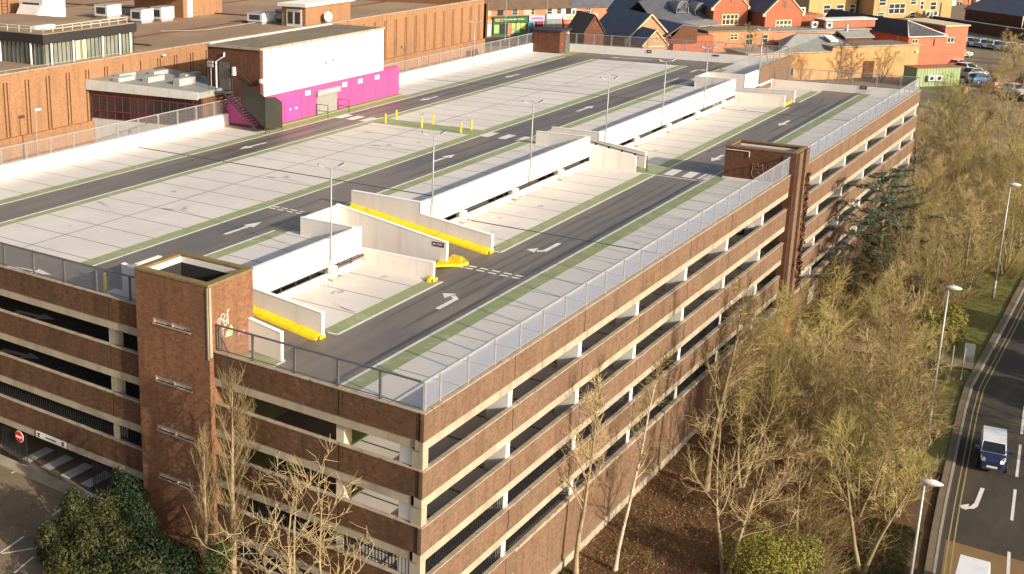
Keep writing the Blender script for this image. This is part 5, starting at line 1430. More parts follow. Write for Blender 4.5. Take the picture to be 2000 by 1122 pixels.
sb('dark_pane', 'glass', t, 119.9, 120.6, 135.95, 135.997, -5.3, -4.7)
sb('pipe', 'sign_plum', t, 117.0, 117.12, 135.9, 135.997, -5.9, -4.8)
sb('meter_box', 'metal_grey', t, 113.7, 114.5, 135.75, 135.998, -8.6, -8.1)
b = MB()
for s_ in (138.5, 146): b.tube([W(112.6, s_, -4.4), W(112.6, s_, GZ)], .06, 5)
b.build('downpipe', 'white_dirty', t)

# yellow-brick flats
def flats(label, s0, s1, d0, zt, wins):
    t = bthing('flats', label, 'flats', (s0+s1)/2, d0+6)
    sb('wall', 'brick_yellow', t, s0, s1, d0, d0+12, -12, zt)
    sb('parapet', 'coping', t, s0-.1, s1+.1, d0-.1, d0+12.1, zt+.001, zt+.3)
    for w_ in wins: win(t, w_[0], w_[1], w_[2], w_[3], d0, 'frame_white', w_[4], 2, .13)
    return t
flats('pale yellow brick flats with three white windows, left block', 136.8, 147.7, 205, 0, [(140.1, 141.8, -7.8, -6.0, 1), (143.1, 144.9, -7.8, -6.0, 1), (146.1, 147.5, -7.7, -6.0, 1), (140.1, 141.8, -4.4, -2.7, 1), (143.1, 144.9, -4.4, -2.7, 1)])
t = flats('yellow brick flats with many white windows and wall fan units, right block', 148.5, 166.4, 200, 0, [(149.5, 151.2, -5.9, -4.5, 1), (151.9, 155.7, -7.7, -5.6, 3), (149.4, 151.1, -8.5, -7.4, 1), (156.7, 158.1, -5.8, -4.6, 1), (159.0, 159.9, -6.9, -5.2, 1), (161.3, 162.8, -7.1, -5.4, 1), (156.9, 158.2, -8.9, -7.5, 1), (150, 151.5, -3.2, -1.8, 1), (154, 155.5, -3.2, -1.8, 1), (160, 161.5, -3.6, -2.2, 1)])
for s_ in (160.2, 161.9):
    f = sb('air_conditioner', 'metal_white', t, s_, s_+1.2, 199.5, 199.998, -8.7+(.4 if s_ < 161 else 0), -7.3+(.0 if s_ < 161 else -.3))
    b = MB(); b.tube([W(s_+.6, 199.49, -7.9), W(s_+.6, 199.46, -7.9)], .4, 10); b.build('fan_grille', 'grille', f)
sb('drainpipe', 'galv_dark', t, 163.8, 164.0, 199.85, 199.998, -9, -5.6)
for lab, s0, s1, m_ in (('far orange brick terrace house with white bay, left of pair', 186, 194, 'brick_bright'), ('far orange brick terrace house with white bay, right of pair', 194.3, 203, 'brick_bright')):
    t = bthing('terrace_house', lab, 'house', s0+3, 236)
    sb('wall', m_, t, s0, s1, 232, 241, -14, -4.5)
    b = MB(); roof_s(b, s0, s1, 232, 241, -4.5, -1.5); b.build('roof', 'slate', t)
    sb('bay', 'frame_white', t, s0+1.2, s0+4.2, 231, 231.99, -13, -8)
    win(t, s0+5, s0+6.6, -10.6, -8.8, 232, 'frame_white', 2, 2, .14); win(t, s0+1.5, s0+3.5, -7.4, -5.6, 232, 'frame_white', 2, 2, .14)
t = bthing('dark_roof_house', 'dark slate-roofed house at the upper right edge', 'house', 170, 175)
sb('wall', 'brick_dark', t, 159.2, 176, 163, 186, GZ, -5.6)
b = MB(); roof_d(b, 159.2, 176, 163, 186, -5.6, -1.5); b.build('roof', 'slate', t)
t = bthing('boundary_wall', 'dark brick wall with a white rail behind the parked patrol cars', 'wall', 157, 168)
sb('wall_body', 'brick_dark', t, 156.6, 157, 138, 192, GZ, -7.6); sb('wall_body', 'brick_dark', t, 134, 156.6, 191.6, 192, GZ, -7.8)
sb('rail', 'white_dirty', t, 156.55, 157.05, 138, 192, -7.599, -7.5)
t = bthing('corner_post', 'white post standing on the dark boundary wall', 'post', 156.8, 167)
b = MB(); b.tube([W(156.8, 167, -7.5), W(156.8, 167, -5.2)], .1, 6); b.build('post', 'white_dirty', t)
t = bthing('tv_aerial', 'grey television aerial between the two blocks of flats', 'aerial', 146, 196)
b = MB(); b.tube([W(147, 196, GZ), W(147, 196, -5.2)], .06, 5); b.tube([W(147, 196, -5.6), W(149.4, 196, -5.9)], .04, 4); b.tube([W(147, 196, -6.3), W(149.2, 196, -6.6)], .04, 4); b.build('mast', 'galv', t)

# green container with two fan units
t = bthing('green_container', 'green steel container with a rust-red roof', 'container', 107, 123)
b = MB(); sbox(b, 103.6, 110.4, 120.2, 123.2, GZ, -6.95)
for i in range(14): sbox(b, 103.8+i*.47, 104.02+i*.47, 120.165, 120.199, GZ+.15, -7.05)
b.build('shell', 'green_steel', t)
b = MB(); sbox(b, 103.5, 110.5, 120.1, 123.3, -6.949, -6.85); b.build('roof', 'brick_red', t)
for i, s_ in enumerate((105.2, 106.35)):
    u = thing('condenser', 'white fan unit on the green container, %s one' % ('left' if i == 0 else 'right'), 'air unit', W(s_, 119.9, -8.8), 'fan units on the green container')
    b = MB(); sbox(b, s_, s_+1.0, 119.7, 120.12, -8.75, -7.95); b.build('casing', 'metal_white', u)
    b = MB(); b.tube([W(s_+.5, 119.69, -8.35), W(s_+.5, 119.66, -8.35)], .3, 10); b.build('fan_grille', 'grille', u)
t = bthing('brick_pier', 'orange brick gate pier with two dark lamps beside the container', 'pier', 106.5, 113.5, -11)
sb('pier_body', 'brick_bright', t, 106.2, 106.7, 113.3, 113.8, -11.2, -8.6)
b = MB(); sbox(b, 105.9, 106.2, 113.2, 113.5, -8.4, -8.1); sbox(b, 106.5, 106.9, 113.2, 113.5, -8.6, -8.3); b.build('lamp_head', 'cladding_dark', t)
p_ = MB(); p_.face([W(100, 98, GZ+.02), W(156, 140, GZ+.02), W(156, 190, GZ+.02), W(124, 190, GZ+.02), W(122.8, 126, GZ+.02), W(100, 126, GZ+.02)]); p_.build('car_park_yard', 'asphalt_old', None, kind='structure')

# ------------------------------------------------------------------ vehicles
def car(name, label, cat, loc, rz, paint, L=4.4, Wd=1.8, H=1.48, kind='hatch', police=False, group=None, roofm=None):
    t = thing(name, label, cat, loc, group, rz)
    hw = Wd/2
    if kind == 'van':
        prof = [(-.5, .45, .95), (-.47, .42, 1.05), (-.36, .45, H*.72), (-.22, .43, H*.99), (.0, .43, H), (.42, .43, H*.98), (.49, .45, H*.9), (.5, .45, .6)]
        belt = .62
    else:
        prof = None
    zb = .28; z1 = .88 if kind != 'van' else 1.05
    b = MB()
    # lower body: rings along the length
    if kind == 'van':
        ring = [(-.5, .62, .78), (-.49, .76, .92), (-.40, .86, 1.0), (-.30, .94, z1), (.0, 1, z1), (.40, 1, z1), (.49, .97, z1), (.5, .93, z1*.92)]
        cab = [(-.33, .88, z1+.0), (-.17, .80, H), (.45, .80, H*.985), (.495, .90, z1)]
    else:
        ring = [(-.5, .62, .60), (-.485, .78, .70), (-.42, .9, .80), (-.28, .97, .90), (0, 1, .92), (.3, .99, .93), (.45, .92, .95), (.5, .8, .88)]
        cab = [(-.24, .84, .90), (-.08, .70, H), (.28, .70, H*.985), (.47, .80, .95)]
    pts = []
    for u, w, zt in ring:
        x = u*L; y = w*hw
        pts.append([(x, -y, zb), (x, -y*1.02, (zb+zt)/2), (x, -y*.93, zt), (x, y*.93, zt), (x, y*1.02, (zb+zt)/2), (x, y, zb)])
    for a, c in zip(pts[:-1], pts[1:]):
        for k in range(6):
            l = (k+1) % 6
            b.face([a[k], a[l], c[l], c[k]][::-1])
    b.face(pts[0]); b.face(pts[-1][::-1])
    b.build('body', paint, t, local=True)
    # cabin: pillars and roof, then glass standing just proud
    c_ = []
    for u, w, z in cab: c_.append((u*L, w*hw, z))
    r = MB(); f0, f1, r1, r0 = c_
    r.hexa([(f0[0], -f0[1], f0[2]-.05), (r0[0], -r0[1], r0[2]-.05), (r0[0], r0[1], r0[2]-.05), (f0[0], f0[1], f0[2]-.05)],
           [(f1[0], -f1[1], f1[2]), (r1[0], -r1[1], r1[2]), (r1[0], r1[1], r1[2]), (f1[0], f1[1], f1[2])])
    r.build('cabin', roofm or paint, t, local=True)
    def quad_in(a, b2, c2, d2, s, off):
        P = [Vector(p) for p in (a, b2, c2, d2)]; ce = sum(P, Vector())/4
        n_ = (P[1]-P[0]).cross(P[2]-P[0]).normalized()*off
        return [ce+(p-ce)*s+n_ for p in P]
    g_ = MB(); g_.face(quad_in((f0[0], f0[1], f0[2]), (f0[0], -f0[1], f0[2]), (f1[0], -f1[1], f1[2]), (f1[0], f1[1], f1[2]), .9, .006)); g_.build('windscreen', 'car_glass', t, local=True)
    g_ = MB(); g_.face(quad_in((r0[0], -r0[1], r0[2]), (r0[0], r0[1], r0[2]), (r1[0], r1[1], r1[2]), (r1[0], -r1[1], r1[2]), .86, .006)); g_.build('rear_window', 'car_glass', t, local=True)
    for sg in (-1, 1):
        q = [(f0[0], sg*f0[1], f0[2]), (r0[0], sg*r0[1], r0[2]), (r1[0], sg*r1[1], r1[2]), (f1[0], sg*f1[1], f1[2])]
        if kind == 'van': q[1] = (f0[0]+L*.28, sg*f0[1], f0[2]); q[2] = (f0[0]+L*.28, sg*f1[1], f1[2])
        if sg > 0: q = [q[1], q[0], q[3], q[2]]
        g_ = MB(); g_.face(quad_in(*q, .84, .012)); g_.build('side_window', 'car_glass', t, local=True)
        for wx in (-.30, .30):
            w_ = MB(); w_.tube([(wx*L, sg*(hw-.2), .32), (wx*L, sg*(hw+.03), .32)], .32, 14); wo = w_.build('wheel', 'tyre', t, local=True)
            h_ = MB(); h_.tube([(wx*L, sg*(hw+.031), .32), (wx*L, sg*(hw+.045), .32)], .2, 10); h_.build('hub', 'galv', wo, local=True)
        hl = MB(); x_ = ring[1][0]*L; zt = ring[1][2]
        hl.hexa([(x_-.09, sg*hw*.50, zt-.16), (x_+.3, sg*hw*.80, zt-.1), (x_+.3, sg*hw*.84, zt-.1), (x_-.02, sg*hw*.75, zt-.16)], [(x_-.04, sg*hw*.50, zt+.0), (x_+.34, sg*hw*.80, zt+.09), (x_+.34, sg*hw*.84, zt+.06), (x_+.02, sg*hw*.76, zt+.0)])
        hl.build('headlight', 'headlight', t, local=True)
        mr = MB(); mr.box(f0[0]+.12, f0[0]+.32, sg*(hw-.02), sg*(hw+.2), z1+.05, z1+.2); mr.build('mirror', paint, t, local=True)
    pl = MB(); pl.box(-.5*L-.012, -.5*L-.002, -.26, .26, .42, .53); pl.build('number_plate', 'frame_white', t, local=True)
    gr_ = MB(); gr_.box(-.5*L-.008, -.5*L-.001, -.45, .45, .31, .40); gr_.build('lower_grille', 'grille', t, local=True)
    if police:
        for sg in (-1, 1):
            c1 = MB(); c1.cur = 0
            for i in range(8):
                for j in range(2):
                    c1.cur = (i+j) % 2
                    x0 = (-.32+.08*i)*L; z0 = .42+.2*j
                    y0, y1 = sg*hw*1.025, sg*hw*1.035
                    c1.box(x0, x0+.08*L, y0, y1, z0, z0+.2)
            c1.build('check_livery', ['hiviz', 'pol_blue'], t, local=True)
        lb = MB(); lb.box(f1[0]+.35, f1[0]+.6, -.55, .55, H+.005, H+.12); lb.build('light_bar', 'pol_blue', t, local=True)
        yl = MB(); yl.box(f1[0]+.1, r1[0]-.05, -f1[1]*.96, f1[1]*.96, H-.02, H+.003); yl.build('roof_marking', 'hiviz', t, local=True) if police == 2 else None
    return t
gz = G(36, -20)+.035
car('van', 'dark navy van with pale sky reflection painted on the roof driving towards the camera on the road', 'van', (38.0, -14.87, gz), math.radians(7), 'car_navy', 3.6, 1.42, 1.5, 'van', roofm='car_white')  # roof mirrors the sky: the reflection is put in as white paint
car('van', 'white van cut off by the bottom edge of the photo on the road', 'van', (21.3, -16.2, G(22, -20)+.035), math.radians(3), 'car_white', 4.0, 1.5, 1.85, 'van')
row = [(214.6, 13.6, 'first from the red building in its row'), (213.0, 11.3, 'second from the red building in its row'), (211.4, 9.0, 'third in the row behind the red building'), (209.8, 6.8, 'fourth in the row behind the red building'), (208.2, 4.6, 'fifth in the row behind the red building'), (206.8, 2.4, 'last in the row, half hidden by branches'), (216.3, 15.9, 'half hidden by the corner of the red building')]
for i, (x, y, nm) in enumerate(row):
    car('patrol_car', 'patrol car with yellow and blue checks, %s' % nm, 'car', (x, y, GZ+.03), math.radians(42), 'car_white', 4.4, 1.8, 1.5, police=2, group='patrol cars parked behind the red building')
car('patrol_car', 'white patrol car parked side-on against the red building', 'car', (196.6, 12.3, GZ+.03), math.radians(140), 'car_white', 4.6, 1.85, 1.6, police=1, group='patrol cars parked behind the red building')
car('car', 'white car behind branches next to the green container', 'car', (181.5, 10.0, GZ+.03), math.radians(60), 'car_white', 4.3, 1.78, 1.45)
car('car', 'second white car half hidden by branches right of the container', 'car', (178.2, 8.3, GZ+.03), math.radians(60), 'car_white', 4.3, 1.78, 1.45)
car('patrol_car', 'patrol car with yellow checks amid branches above the blue car', 'car', (173.0, 6.4, GZ+.03), math.radians(150), 'car_silver', 4.4, 1.8, 1.5, police=2)
car('car', 'bright blue car parked among bare shrubs by the container', 'car', (167.3, 5.0, GZ+.03), math.radians(150), 'car_blue', 4.2, 1.78, 1.45)
car('car', 'white car behind bare branches at the right edge', 'car', (157.5, -.8, GZ+.2), math.radians(40), 'car_white', 4.3, 1.78, 1.45)
car('car', 'dark red car seen through the branches above the white one', 'car', (163.5, 1.6, GZ+.1), math.radians(140), 'car_red', 4.3, 1.78, 1.45)
car('car', 'silver car parked inside on the floor below the roof by the road-side gap', 'car', (43.2, 2.6, D0-ST+.01), math.radians(90), 'car_silver', 4.2, 1.76, 1.45)

# ------------------------------------------------------------------ signs and street lamps by the road
t = thing('no_entry_sign', 'round red no-entry sign on the black entrance gate', 'sign', (-.06, 24.03, -7.96))
b = MB(); b.tube([(-.05, 24.03, -7.98), (-.09, 24.03, -7.98)], .29, 20); b.build('disc', 'sign_red', t)
b = MB(); b.tube([(-.03, 24.03, -7.98), (-.049, 24.03, -7.98)], .325, 20); b.build('rim', 'white', t)
b = MB(); b.box(-.1, -.091, 23.82, 24.24, -8.04, -7.92); b.build('bar', 'white', t)
t = thing('height_banner', 'long white headroom banner hung on the beam over the entrance', 'sign', (-.1, 21.5, -7.4))
b = MB(); b.box(-.09, -.055, 20.4, 22.6, -7.55, -7.2); b.build('board', 'white', t)
b = MB()
for yy in (22.4, 20.6):
    b.box(-.1, -.091, yy-.09, yy+.09, -7.36, -7.28); b.box(-.1, -.091, yy-.07, yy+.07, -7.5, -7.42); b.box(-.1, -.091, yy-.03, yy+.03, -7.42, -7.36)
b.box(-.1, -.091, 21.1, 21.9, -7.42, -7.36)
b.build('mark', 'cladding_dark', t)
for (x, y, h, lab) in ((67.2, -10.85, 9.0, 'farthest of three tall grey road lamps, above the grass'), (40.0, -11.3, 9.0, 'middle of three tall grey road lamps, beside the sign posts'), (15.7, -14.55, 8.4, 'nearest of three tall grey road lamps, cut by the bottom edge')):
    z0 = G(x, y)
    t = thing('street_lamp', lab, 'lamp post', (x, y, z0), 'road lamps on the grass verge')
    b = MB(); b.tube([(x, y, z0-.1), (x, y, z0+1.4)], .11, 10); b.tube([(x, y, z0+1.4), (x, y, z0+h)], [.075, .05], 10); b.build('pole', 'galv', t, smooth=True)
    b = MB(); ell = []
    for i in range(7):
        a = -1+2*i/6; ell.append((x+.03*a, y-.25+a*-.42, z0+h+.06)) 
    b.tube(ell, [.03, .1, .14, .15, .14, .1, .03], 8); b.build('lamp_head', 'metal_white', t, smooth=True)
    b = MB(); b.tube([(x, y-.2, z0+h+.18), (x, y-.2, z0+h+.28)], .045, 6); b.build('sensor', 'metal_grey', t)
t = thing('sign_post', 'road sign seen edge-on, on two grey posts by the footpath', 'sign', (48.6, -11.3, G(48, -11)))
for yy in (-10.98, -11.62):
    b = MB(); b.tube([(48.6, yy, G(48, -11)), (48.6, yy, G(48, -11)+2.3)], .045, 8); b.build('post', 'galv', t)
b = MB(); b.box(50.1, 50.14, -12.0, -11.4, -11.5, -10.2); b.build('sign_panel', 'galv', t)
t = thing('utility_box', 'small white box on the slope below the red building car park', 'box', (88, -3.6, -11))
b = MB(); b.box(87.8, 88.4, -4.2, -3.7, -11.9, -10.2); b.build('cabinet', 'metal_white', t)
b = MB(); b.box(87.75, 88.45, -4.25, -3.65, -10.2, -10.14); b.build('lid', 'metal_grey', t)
t = thing('wall_notice', 'white notice board leaning low on the brick base wall', 'sign', (56.5, -.2, -11.5))
b = MB(); b.box(56, 57.4, -.24, -.175, -11.6, -10.4); b.build('board', 'white', t)
b = MB(); b.box(55.95, 57.45, -.19, -.172, -11.65, -10.35); b.build('frame', 'metal_grey', t)
# ------------------------------------------------------------------ trees and planting
def rdir(rng, d, ang):
    """unit vector at roughly ang from d, random azimuth"""
    a = Vector((rng.gauss(0, 1), rng.gauss(0, 1), rng.gauss(0, 1)))
    a = (a-d*a.dot(d))
    if a.length < 1e-6: a = Vector((1, 0, 0))
    a.normalize()
    return (d*math.cos(ang)+a*math.sin(ang)).normalized()

def walk(rng, p, d, L, n, wob, up):
    pts = [p.copy()]
    for i in range(n):
        d = (d+Vector((rng.gauss(0, wob), rng.gauss(0, wob), rng.gauss(0, wob)+up))).normalized()
        p = p+d*(L/n); pts.append(p.copy())
    return pts

def grow_tree(seed, H, stems=1, first=.28, limbs=18, limb_len=.38, angle=50, subs=8, twigs=7, r0=.15, up=.06, lean=.05, fork=None, crook=.10, tw_r=.0100, sub_len=.42, tw_len=.55):
    rng = random.Random(seed)
    tb, cb = MB(), MB()
    for s in range(stems):
        if stems == 1: d0 = Vector((rng.gauss(0, lean), rng.gauss(0, lean), 1)).normalized()
        else:
            a = 6.283*(s+rng.random()*.5)/stems; d0 = Vector((math.cos(a)*.28, math.sin(a)*.28, 1)).normalized()
        hs = H*rng.uniform(.85, 1.0)
        main = walk(rng, Vector((0, 0, -.15)) + (Vector((d0.x, d0.y, 0))*.25 if stems > 1 else Vector()), d0, hs, 9, .045, .03)
        r_ = r0*(.75 if stems > 1 else 1)
        tb.tube(main, [r_*1.25]+[r_*(1-.88*(i/9.0)**.85) for i in range(1, 10)], 7, cap=False)
        nl = limbs//stems+1
        for i in range(nl):
            t = first+(1-first)*(i+rng.random()*.8)/nl
            k = min(8, int(t*9)); f = t*9-k; f = min(f, 1)
            p = main[k].lerp(main[k+1], f); dm = (main[k+1]-main[k]).normalized()
            ang = math.radians(angle*rng.uniform(.75, 1.2))*(1.15-.5*t)
            d = rdir(rng, dm, ang)
            L = H*limb_len*(1.1-.75*(t-first)/(1-first+.001))*rng.uniform(.7, 1.15)
            lp = walk(rng, p, d, L, 6, crook, up)
            rl = max(.020, r_*.48*(1.1-t))
            tb.tube(lp, [rl*(1-.78*j/6) for j in range(7)], 5, cap=False)
            for j in range(subs):
                u = .22+.78*(j+rng.random())/subs
                kk = min(5, int(u*6)); q = lp[kk].lerp(lp[kk+1], min(1, u*6-kk)); dl = (lp[kk+1]-lp[kk]).normalized()
                ds = rdir(rng, dl, math.radians(rng.uniform(28, 60)))
                Ls = L*sub_len*(1.15-.6*u)*rng.uniform(.6, 1.25)
                sp_ = walk(rng, q, ds, Ls, 4, crook*1.2, up*1.3)
                rs_ = max(.010, rl*.38)
                cb.tube(sp_, [rs_*(1-.6*m/4) for m in range(5)], 3, cap=False)
                for w in range(twigs):
                    v = .15+.85*(w+rng.random())/twigs
                    km = min(3, int(v*4)); qq = sp_[km].lerp(sp_[km+1], min(1, v*4-km)); dd = (sp_[km+1]-sp_[km]).normalized()
                    dt = rdir(rng, dd, math.radians(rng.uniform(25, 55)))
                    Lt = tw_len*rng.uniform(.5, 1.4)
                    tp = walk(rng, qq, dt, Lt, 2, .16, up*1.6)
                    cb.tube(tp, [tw_r, tw_r*.85, tw_r*.45], 3, cap=False)
    return tb, cb

PROTO = {}
def proto(key, name, label, cat, tb, cb, mt, mc, group=None):
    o = thing(name, label, cat, (0, 0, 0), group)
    tb.build('trunk', mt, o, smooth=True, local=True); cb.build('crown', mc, o, local=True)
    PROTO[key] = [o, False]
def plant(key, x, y, s=1.0, rz=None, label=None, group=None, z=None, sz=None):
    o, used = PROTO[key]
    if not used: PROTO[key][1] = True; c = o
    else: c = copy_tree(o)
    c.location = (x, y, G(x, y) if z is None else z)
    c.rotation_euler = (0, 0, TR.uniform(0, 6.28) if rz is None else rz)
    c.scale = (s, s, s*(sz or 1))
    if label: c['label'] = label
    if group: c['group'] = group
    return c
TR = random.Random(77)
THICK = 'bare twiggy tree in the dense thicket between the road-side brick wall and the road'
GT = 'bare trees in the thicket beside the road'
for i, (seed, H, mt, mc, kw) in enumerate([
    (11, 10.5, 'bark', 'twig', dict(limbs=20, subs=8, twigs=7, limb_len=.38)),
    (12, 11.5, 'bark', 'twig_olive', dict(limbs=22, subs=8, twigs=7, limb_len=.35, angle=44)),
    (13, 9.5, 'bark', 'twig', dict(stems=3, limbs=26, subs=7, twigs=7, limb_len=.37)),
    (14, 8.5, 'bark', 'twig_red', dict(limbs=22, subs=8, twigs=7, limb_len=.44, angle=60, first=.2, crook=.14)),
    (15, 10.0, 'bark_pale', 'twig_olive', dict(stems=2, limbs=22, subs=8, twigs=6, limb_len=.40, up=.09)),
    (16, 7.0, 'bark', 'twig_olive', dict(stems=4, limbs=28, subs=7, twigs=7, limb_len=.45, first=.12, angle=52, crook=.13)),
]):
    tb, cb = grow_tree(seed, H, **kw)
    proto('t%d' % i, 'bare_tree', THICK, 'tree', tb, cb, mt, mc, GT)
# trees that can be told apart
def special(key, x, y, label, s=1.0, rz=0, name='bare_tree', sz=None, cat='tree'):
    c = plant(key, x, y, s, rz, label, sz=sz)
    return c
tb, cb = grow_tree(31, 12.9, limbs=20, subs=7, twigs=6, first=.42, limb_len=.27, angle=48, r0=.2)
proto('big', 'bare_tree', 'tallest bare tree with a thick trunk close to the brick wall', 'tree', tb, cb, 'bark', 'twig')
special('big', 25.6, -3.0, 'tallest bare tree with a thick trunk close to the brick wall', .98)
tb, cb = grow_tree(32, 11.2, limbs=16, subs=6, twigs=5, first=.35, limb_len=.22, angle=42, r0=.14, up=.08)
proto('near_wall', 'bare_tree', 'bare tree on the grass patch nearest the near corner of the car park', 'tree', tb, cb, 'bark_pale', 'twig_pale')
special('near_wall', 13.3, -.9, 'bare tree on the grass patch nearest the near corner of the car park', 1, 1.0)
tb, cb = grow_tree(33, 11.6, limbs=14, subs=5, twigs=6, first=.45, limb_len=.14, angle=40, r0=.11, up=.02)
proto('birch', 'birch_tree', 'slender white-barked birch leaning over the leaf litter', 'tree', tb, cb, 'birch', 'twig')
special('birch', 14.9, -2.2, 'slender white-barked birch leaning over the leaf litter', 1, 2.1)
tb, cb = grow_tree(34, 8.2, stems=2, limbs=26, subs=6, twigs=4, first=.28, limb_len=.48, angle=62, r0=.16, up=.05, tw_r=.009)
proto('pale', 'bare_tree', 'pale many-stemmed bare tree rising from a yellow-green shrub', 'tree', tb, cb, 'bark_pale', 'twig_pale')
special('pale', 17.6, -6.6, 'pale many-stemmed bare tree rising from a yellow-green shrub', 1, .4)
tb, cb = grow_tree(35, 7.4, stems=2, limbs=20, subs=6, twigs=5, first=.42, limb_len=.36, angle=40, r0=.17, up=.12)
proto('fork', 'bare_tree', 'forked bare tree in front of the nearest road lamp', 'tree', tb, cb, 'bark', 'twig_olive')
special('fork', 21.9, -11.7, 'forked bare tree in front of the nearest road lamp', 1, 1.2)
tb, cb = grow_tree(36, 9.0, limbs=26, subs=8, twigs=7, first=.25, limb_len=.46, angle=55, r0=.15, up=.07)
proto('leaner', 'bare_tree', 'wide bare tree whose branches overhang the navy van', 'tree', tb, cb, 'bark', 'twig')
special('leaner', 30.5, -10.6, 'wide bare tree whose branches overhang the navy van', .95, 3.6)
tb, cb = grow_tree(37, 9.5, limbs=16, subs=7, twigs=6, first=.4, limb_len=.3, angle=44, r0=.12, up=.06)
proto('whitestem', 'bare_tree', 'pale-stemmed bare tree by the footpath from the red door', 'tree', tb, cb, 'bark_pale', 'twig_olive')
special('whitestem', 39.5, -4.8, 'pale-stemmed bare tree by the footpath from the red door', 1, 0)
# upright poplar at the tower
rng = random.Random(41); tb, cb = MB(), MB()
main = walk(rng, Vector((0, 0, -.2)), Vector((.01, .02, 1)), 10.6, 9, .02, .02)
tb.tube(main, [.2*(1-.9*i/9) for i in range(10)], 7, cap=False)
for i in range(46):
    t = .05+.93*i/46; k = min(8, int(t*9)); p = main[k].lerp(main[k+1], t*9-k)
    d = rdir(rng, Vector((0, 0, 1)), math.radians(rng.uniform(18, 34)))
    L = (2.6 if t < .6 else 2.6*(1.15-t)/.55)*rng.uniform(.7, 1.1)
    lp = walk(rng, p, d, L, 5, .07, .16); tb.tube(lp, [.03*(1-.75*j/5)*(1.15-t*.6) for j in range(6)], 4, cap=False)
    for j in range(9):
        u = .15+.85*j/9; kk = min(4, int(u*5)); q = lp[kk].lerp(lp[kk+1], u*5-kk)
        sp_ = walk(rng, q, rdir(rng, (lp[kk+1]-lp[kk]).normalized(), math.radians(rng.uniform(15, 32))), rng.uniform(.5, 1.1), 3, .07, .14)
        cb.tube(sp_, [.012, .010, .008, .004], 3, cap=False)
        for w in range(2):
            tp = walk(rng, sp_[1+w], rdir(rng, Vector((0, 0, 1)), math.radians(rng.uniform(10, 35))), rng.uniform(.3, .6), 2, .1, .1)
            cb.tube(tp, [.009, .007, .004], 3, cap=False)
proto('poplar', 'poplar_tree', 'narrow upright bare poplar in front of the near tower corner', 'tree', tb, cb, 'bark_pale', 'twig_pale')
plant('poplar', -1.5, 8.35, .97, 0, sz=.96)
c = plant('poplar', -2.2, 9.2, .62, 2, 'smaller upright bare poplar left of the tall one against the tower', sz=1.1)
# pale spreading tree in front of the near end wall
tb, cb = grow_tree(47, 6.6, stems=3, limbs=26, subs=6, twigs=4, first=.28, limb_len=.52, angle=58, r0=.13, up=.06, crook=.17, tw_r=.011, tw_len=.45)
proto('spread', 'bare_tree', 'pale spreading bare tree in front of the near end wall', 'tree', tb, cb, 'bark_pale', 'twig_pale')
plant('spread', -1.9, 4.2, 1.36, .6)
# thicket
spots = []
def ok(x, y, dmin):
    return all((x-a)**2+(y-b)**2 > dmin*dmin for a, b in spots)
tries = 0
while len(spots) < 72 and tries < 6000:
    tries += 1
    x = TR.uniform(27, 100); y = TR.uniform(-11.0, -2.6)
    if x < 40 and TR.random() < .78: continue
    if 47.0 < x < 53.5 and (y < -5.5 or y > -4): continue
    if x > 36 and y < -9.2 and x < 72: continue
    if x > 41 and y > -6.6 and x < 72: continue
    if ok(x, y, 2.2): spots.append((x, y))
for x, y in spots:
    plant(TR.choice(['t0', 't1', 't2', 't3', 't4', 't5', 't2', 't5']), x, y, TR.uniform(.62, .92), sz=TR.uniform(.85, 1.05))
for x, y, k, s in ((101, -3, 't5', .9), (104, 1.5, 't3', .8), (108, -6, 't2', .9), (111, 2, 't5', .9), (114, -2.5, 't3', .8), (119, 1, 't5', .9), (122, -5, 't2', .9), (127, -1, 't3', .75), (131, 3, 't5', .8), (136, -2.5, 't0', .7), (99, 3, 't3', .7), (141, 4, 't5', .7), (147, 1, 't3', .6), (150, -6, 't0', .8)):
    plant(k, x, y, s, label='bare tree in the scrub beyond the far corner, below the patrol cars', group='bare trees in the scrub beyond the far corner')
for x, y in ((23.5, -8.3), (31.5, -6.3), (28.8, -11.9), (34.5, -11.2), (41.5, -10.6)):
    plant(TR.choice(['t3', 't5', 't2']), x, y, TR.uniform(.55, .75))
for x, y, k, lab in ((*W(93.4, 123.5, 0)[:2], 't3', 'small bare tree against the tan building, left of pair'), (*W(95.6, 123.0, 0)[:2], 't3', 'small bare tree against the tan building, right of pair'), (*W(101.5, 125.0, 0)[:2], 't5', 'bare bush before the right half of the tan building'), (*W(84.5, 133, 0)[:2], 't0', 'bare tree in front of the low orange range'), (*W(92.8, 199, 0)[:2], 't4', 'bare street tree in front of the cream house'), (*W(152, 150, 0)[:2], 't0', 'bare tree at the right edge beside the patrol cars'), (*W(196, 226, 0)[:2], 't5', 'bare shrub before the far terrace')):
    plant(k, x, y, .75 if k != 't4' else 1.0, label=lab, group=None)
# across the road, outside the picture, shading the carriageway
for x, y, k, s in ((52, -27, 't1', 1.0), (57, -29, 't0', 1.1), (62, -26.5, 't4', 1.05), (41, -28, 't2', 1.0), (36.5, -29, 't3', 1.0), (70, -28, 't1', 1.1)):
    plant(k, x, y, s, label='bare tree across the road shading the carriageway', group='bare trees across the road')

for x, y in ((155, -3), (159, 1), (162, -4), (166, -1), (170, 2.5), (174, -2), (179, 1), (184, 4), (190, 0), (196, 4)):
    plant(TR.choice(['t3', 't5', 't2']), x, y, TR.uniform(.5, .72), label='bare scrubby tree in front of the parked cars at the right edge', group='bare scrub before the parked cars')

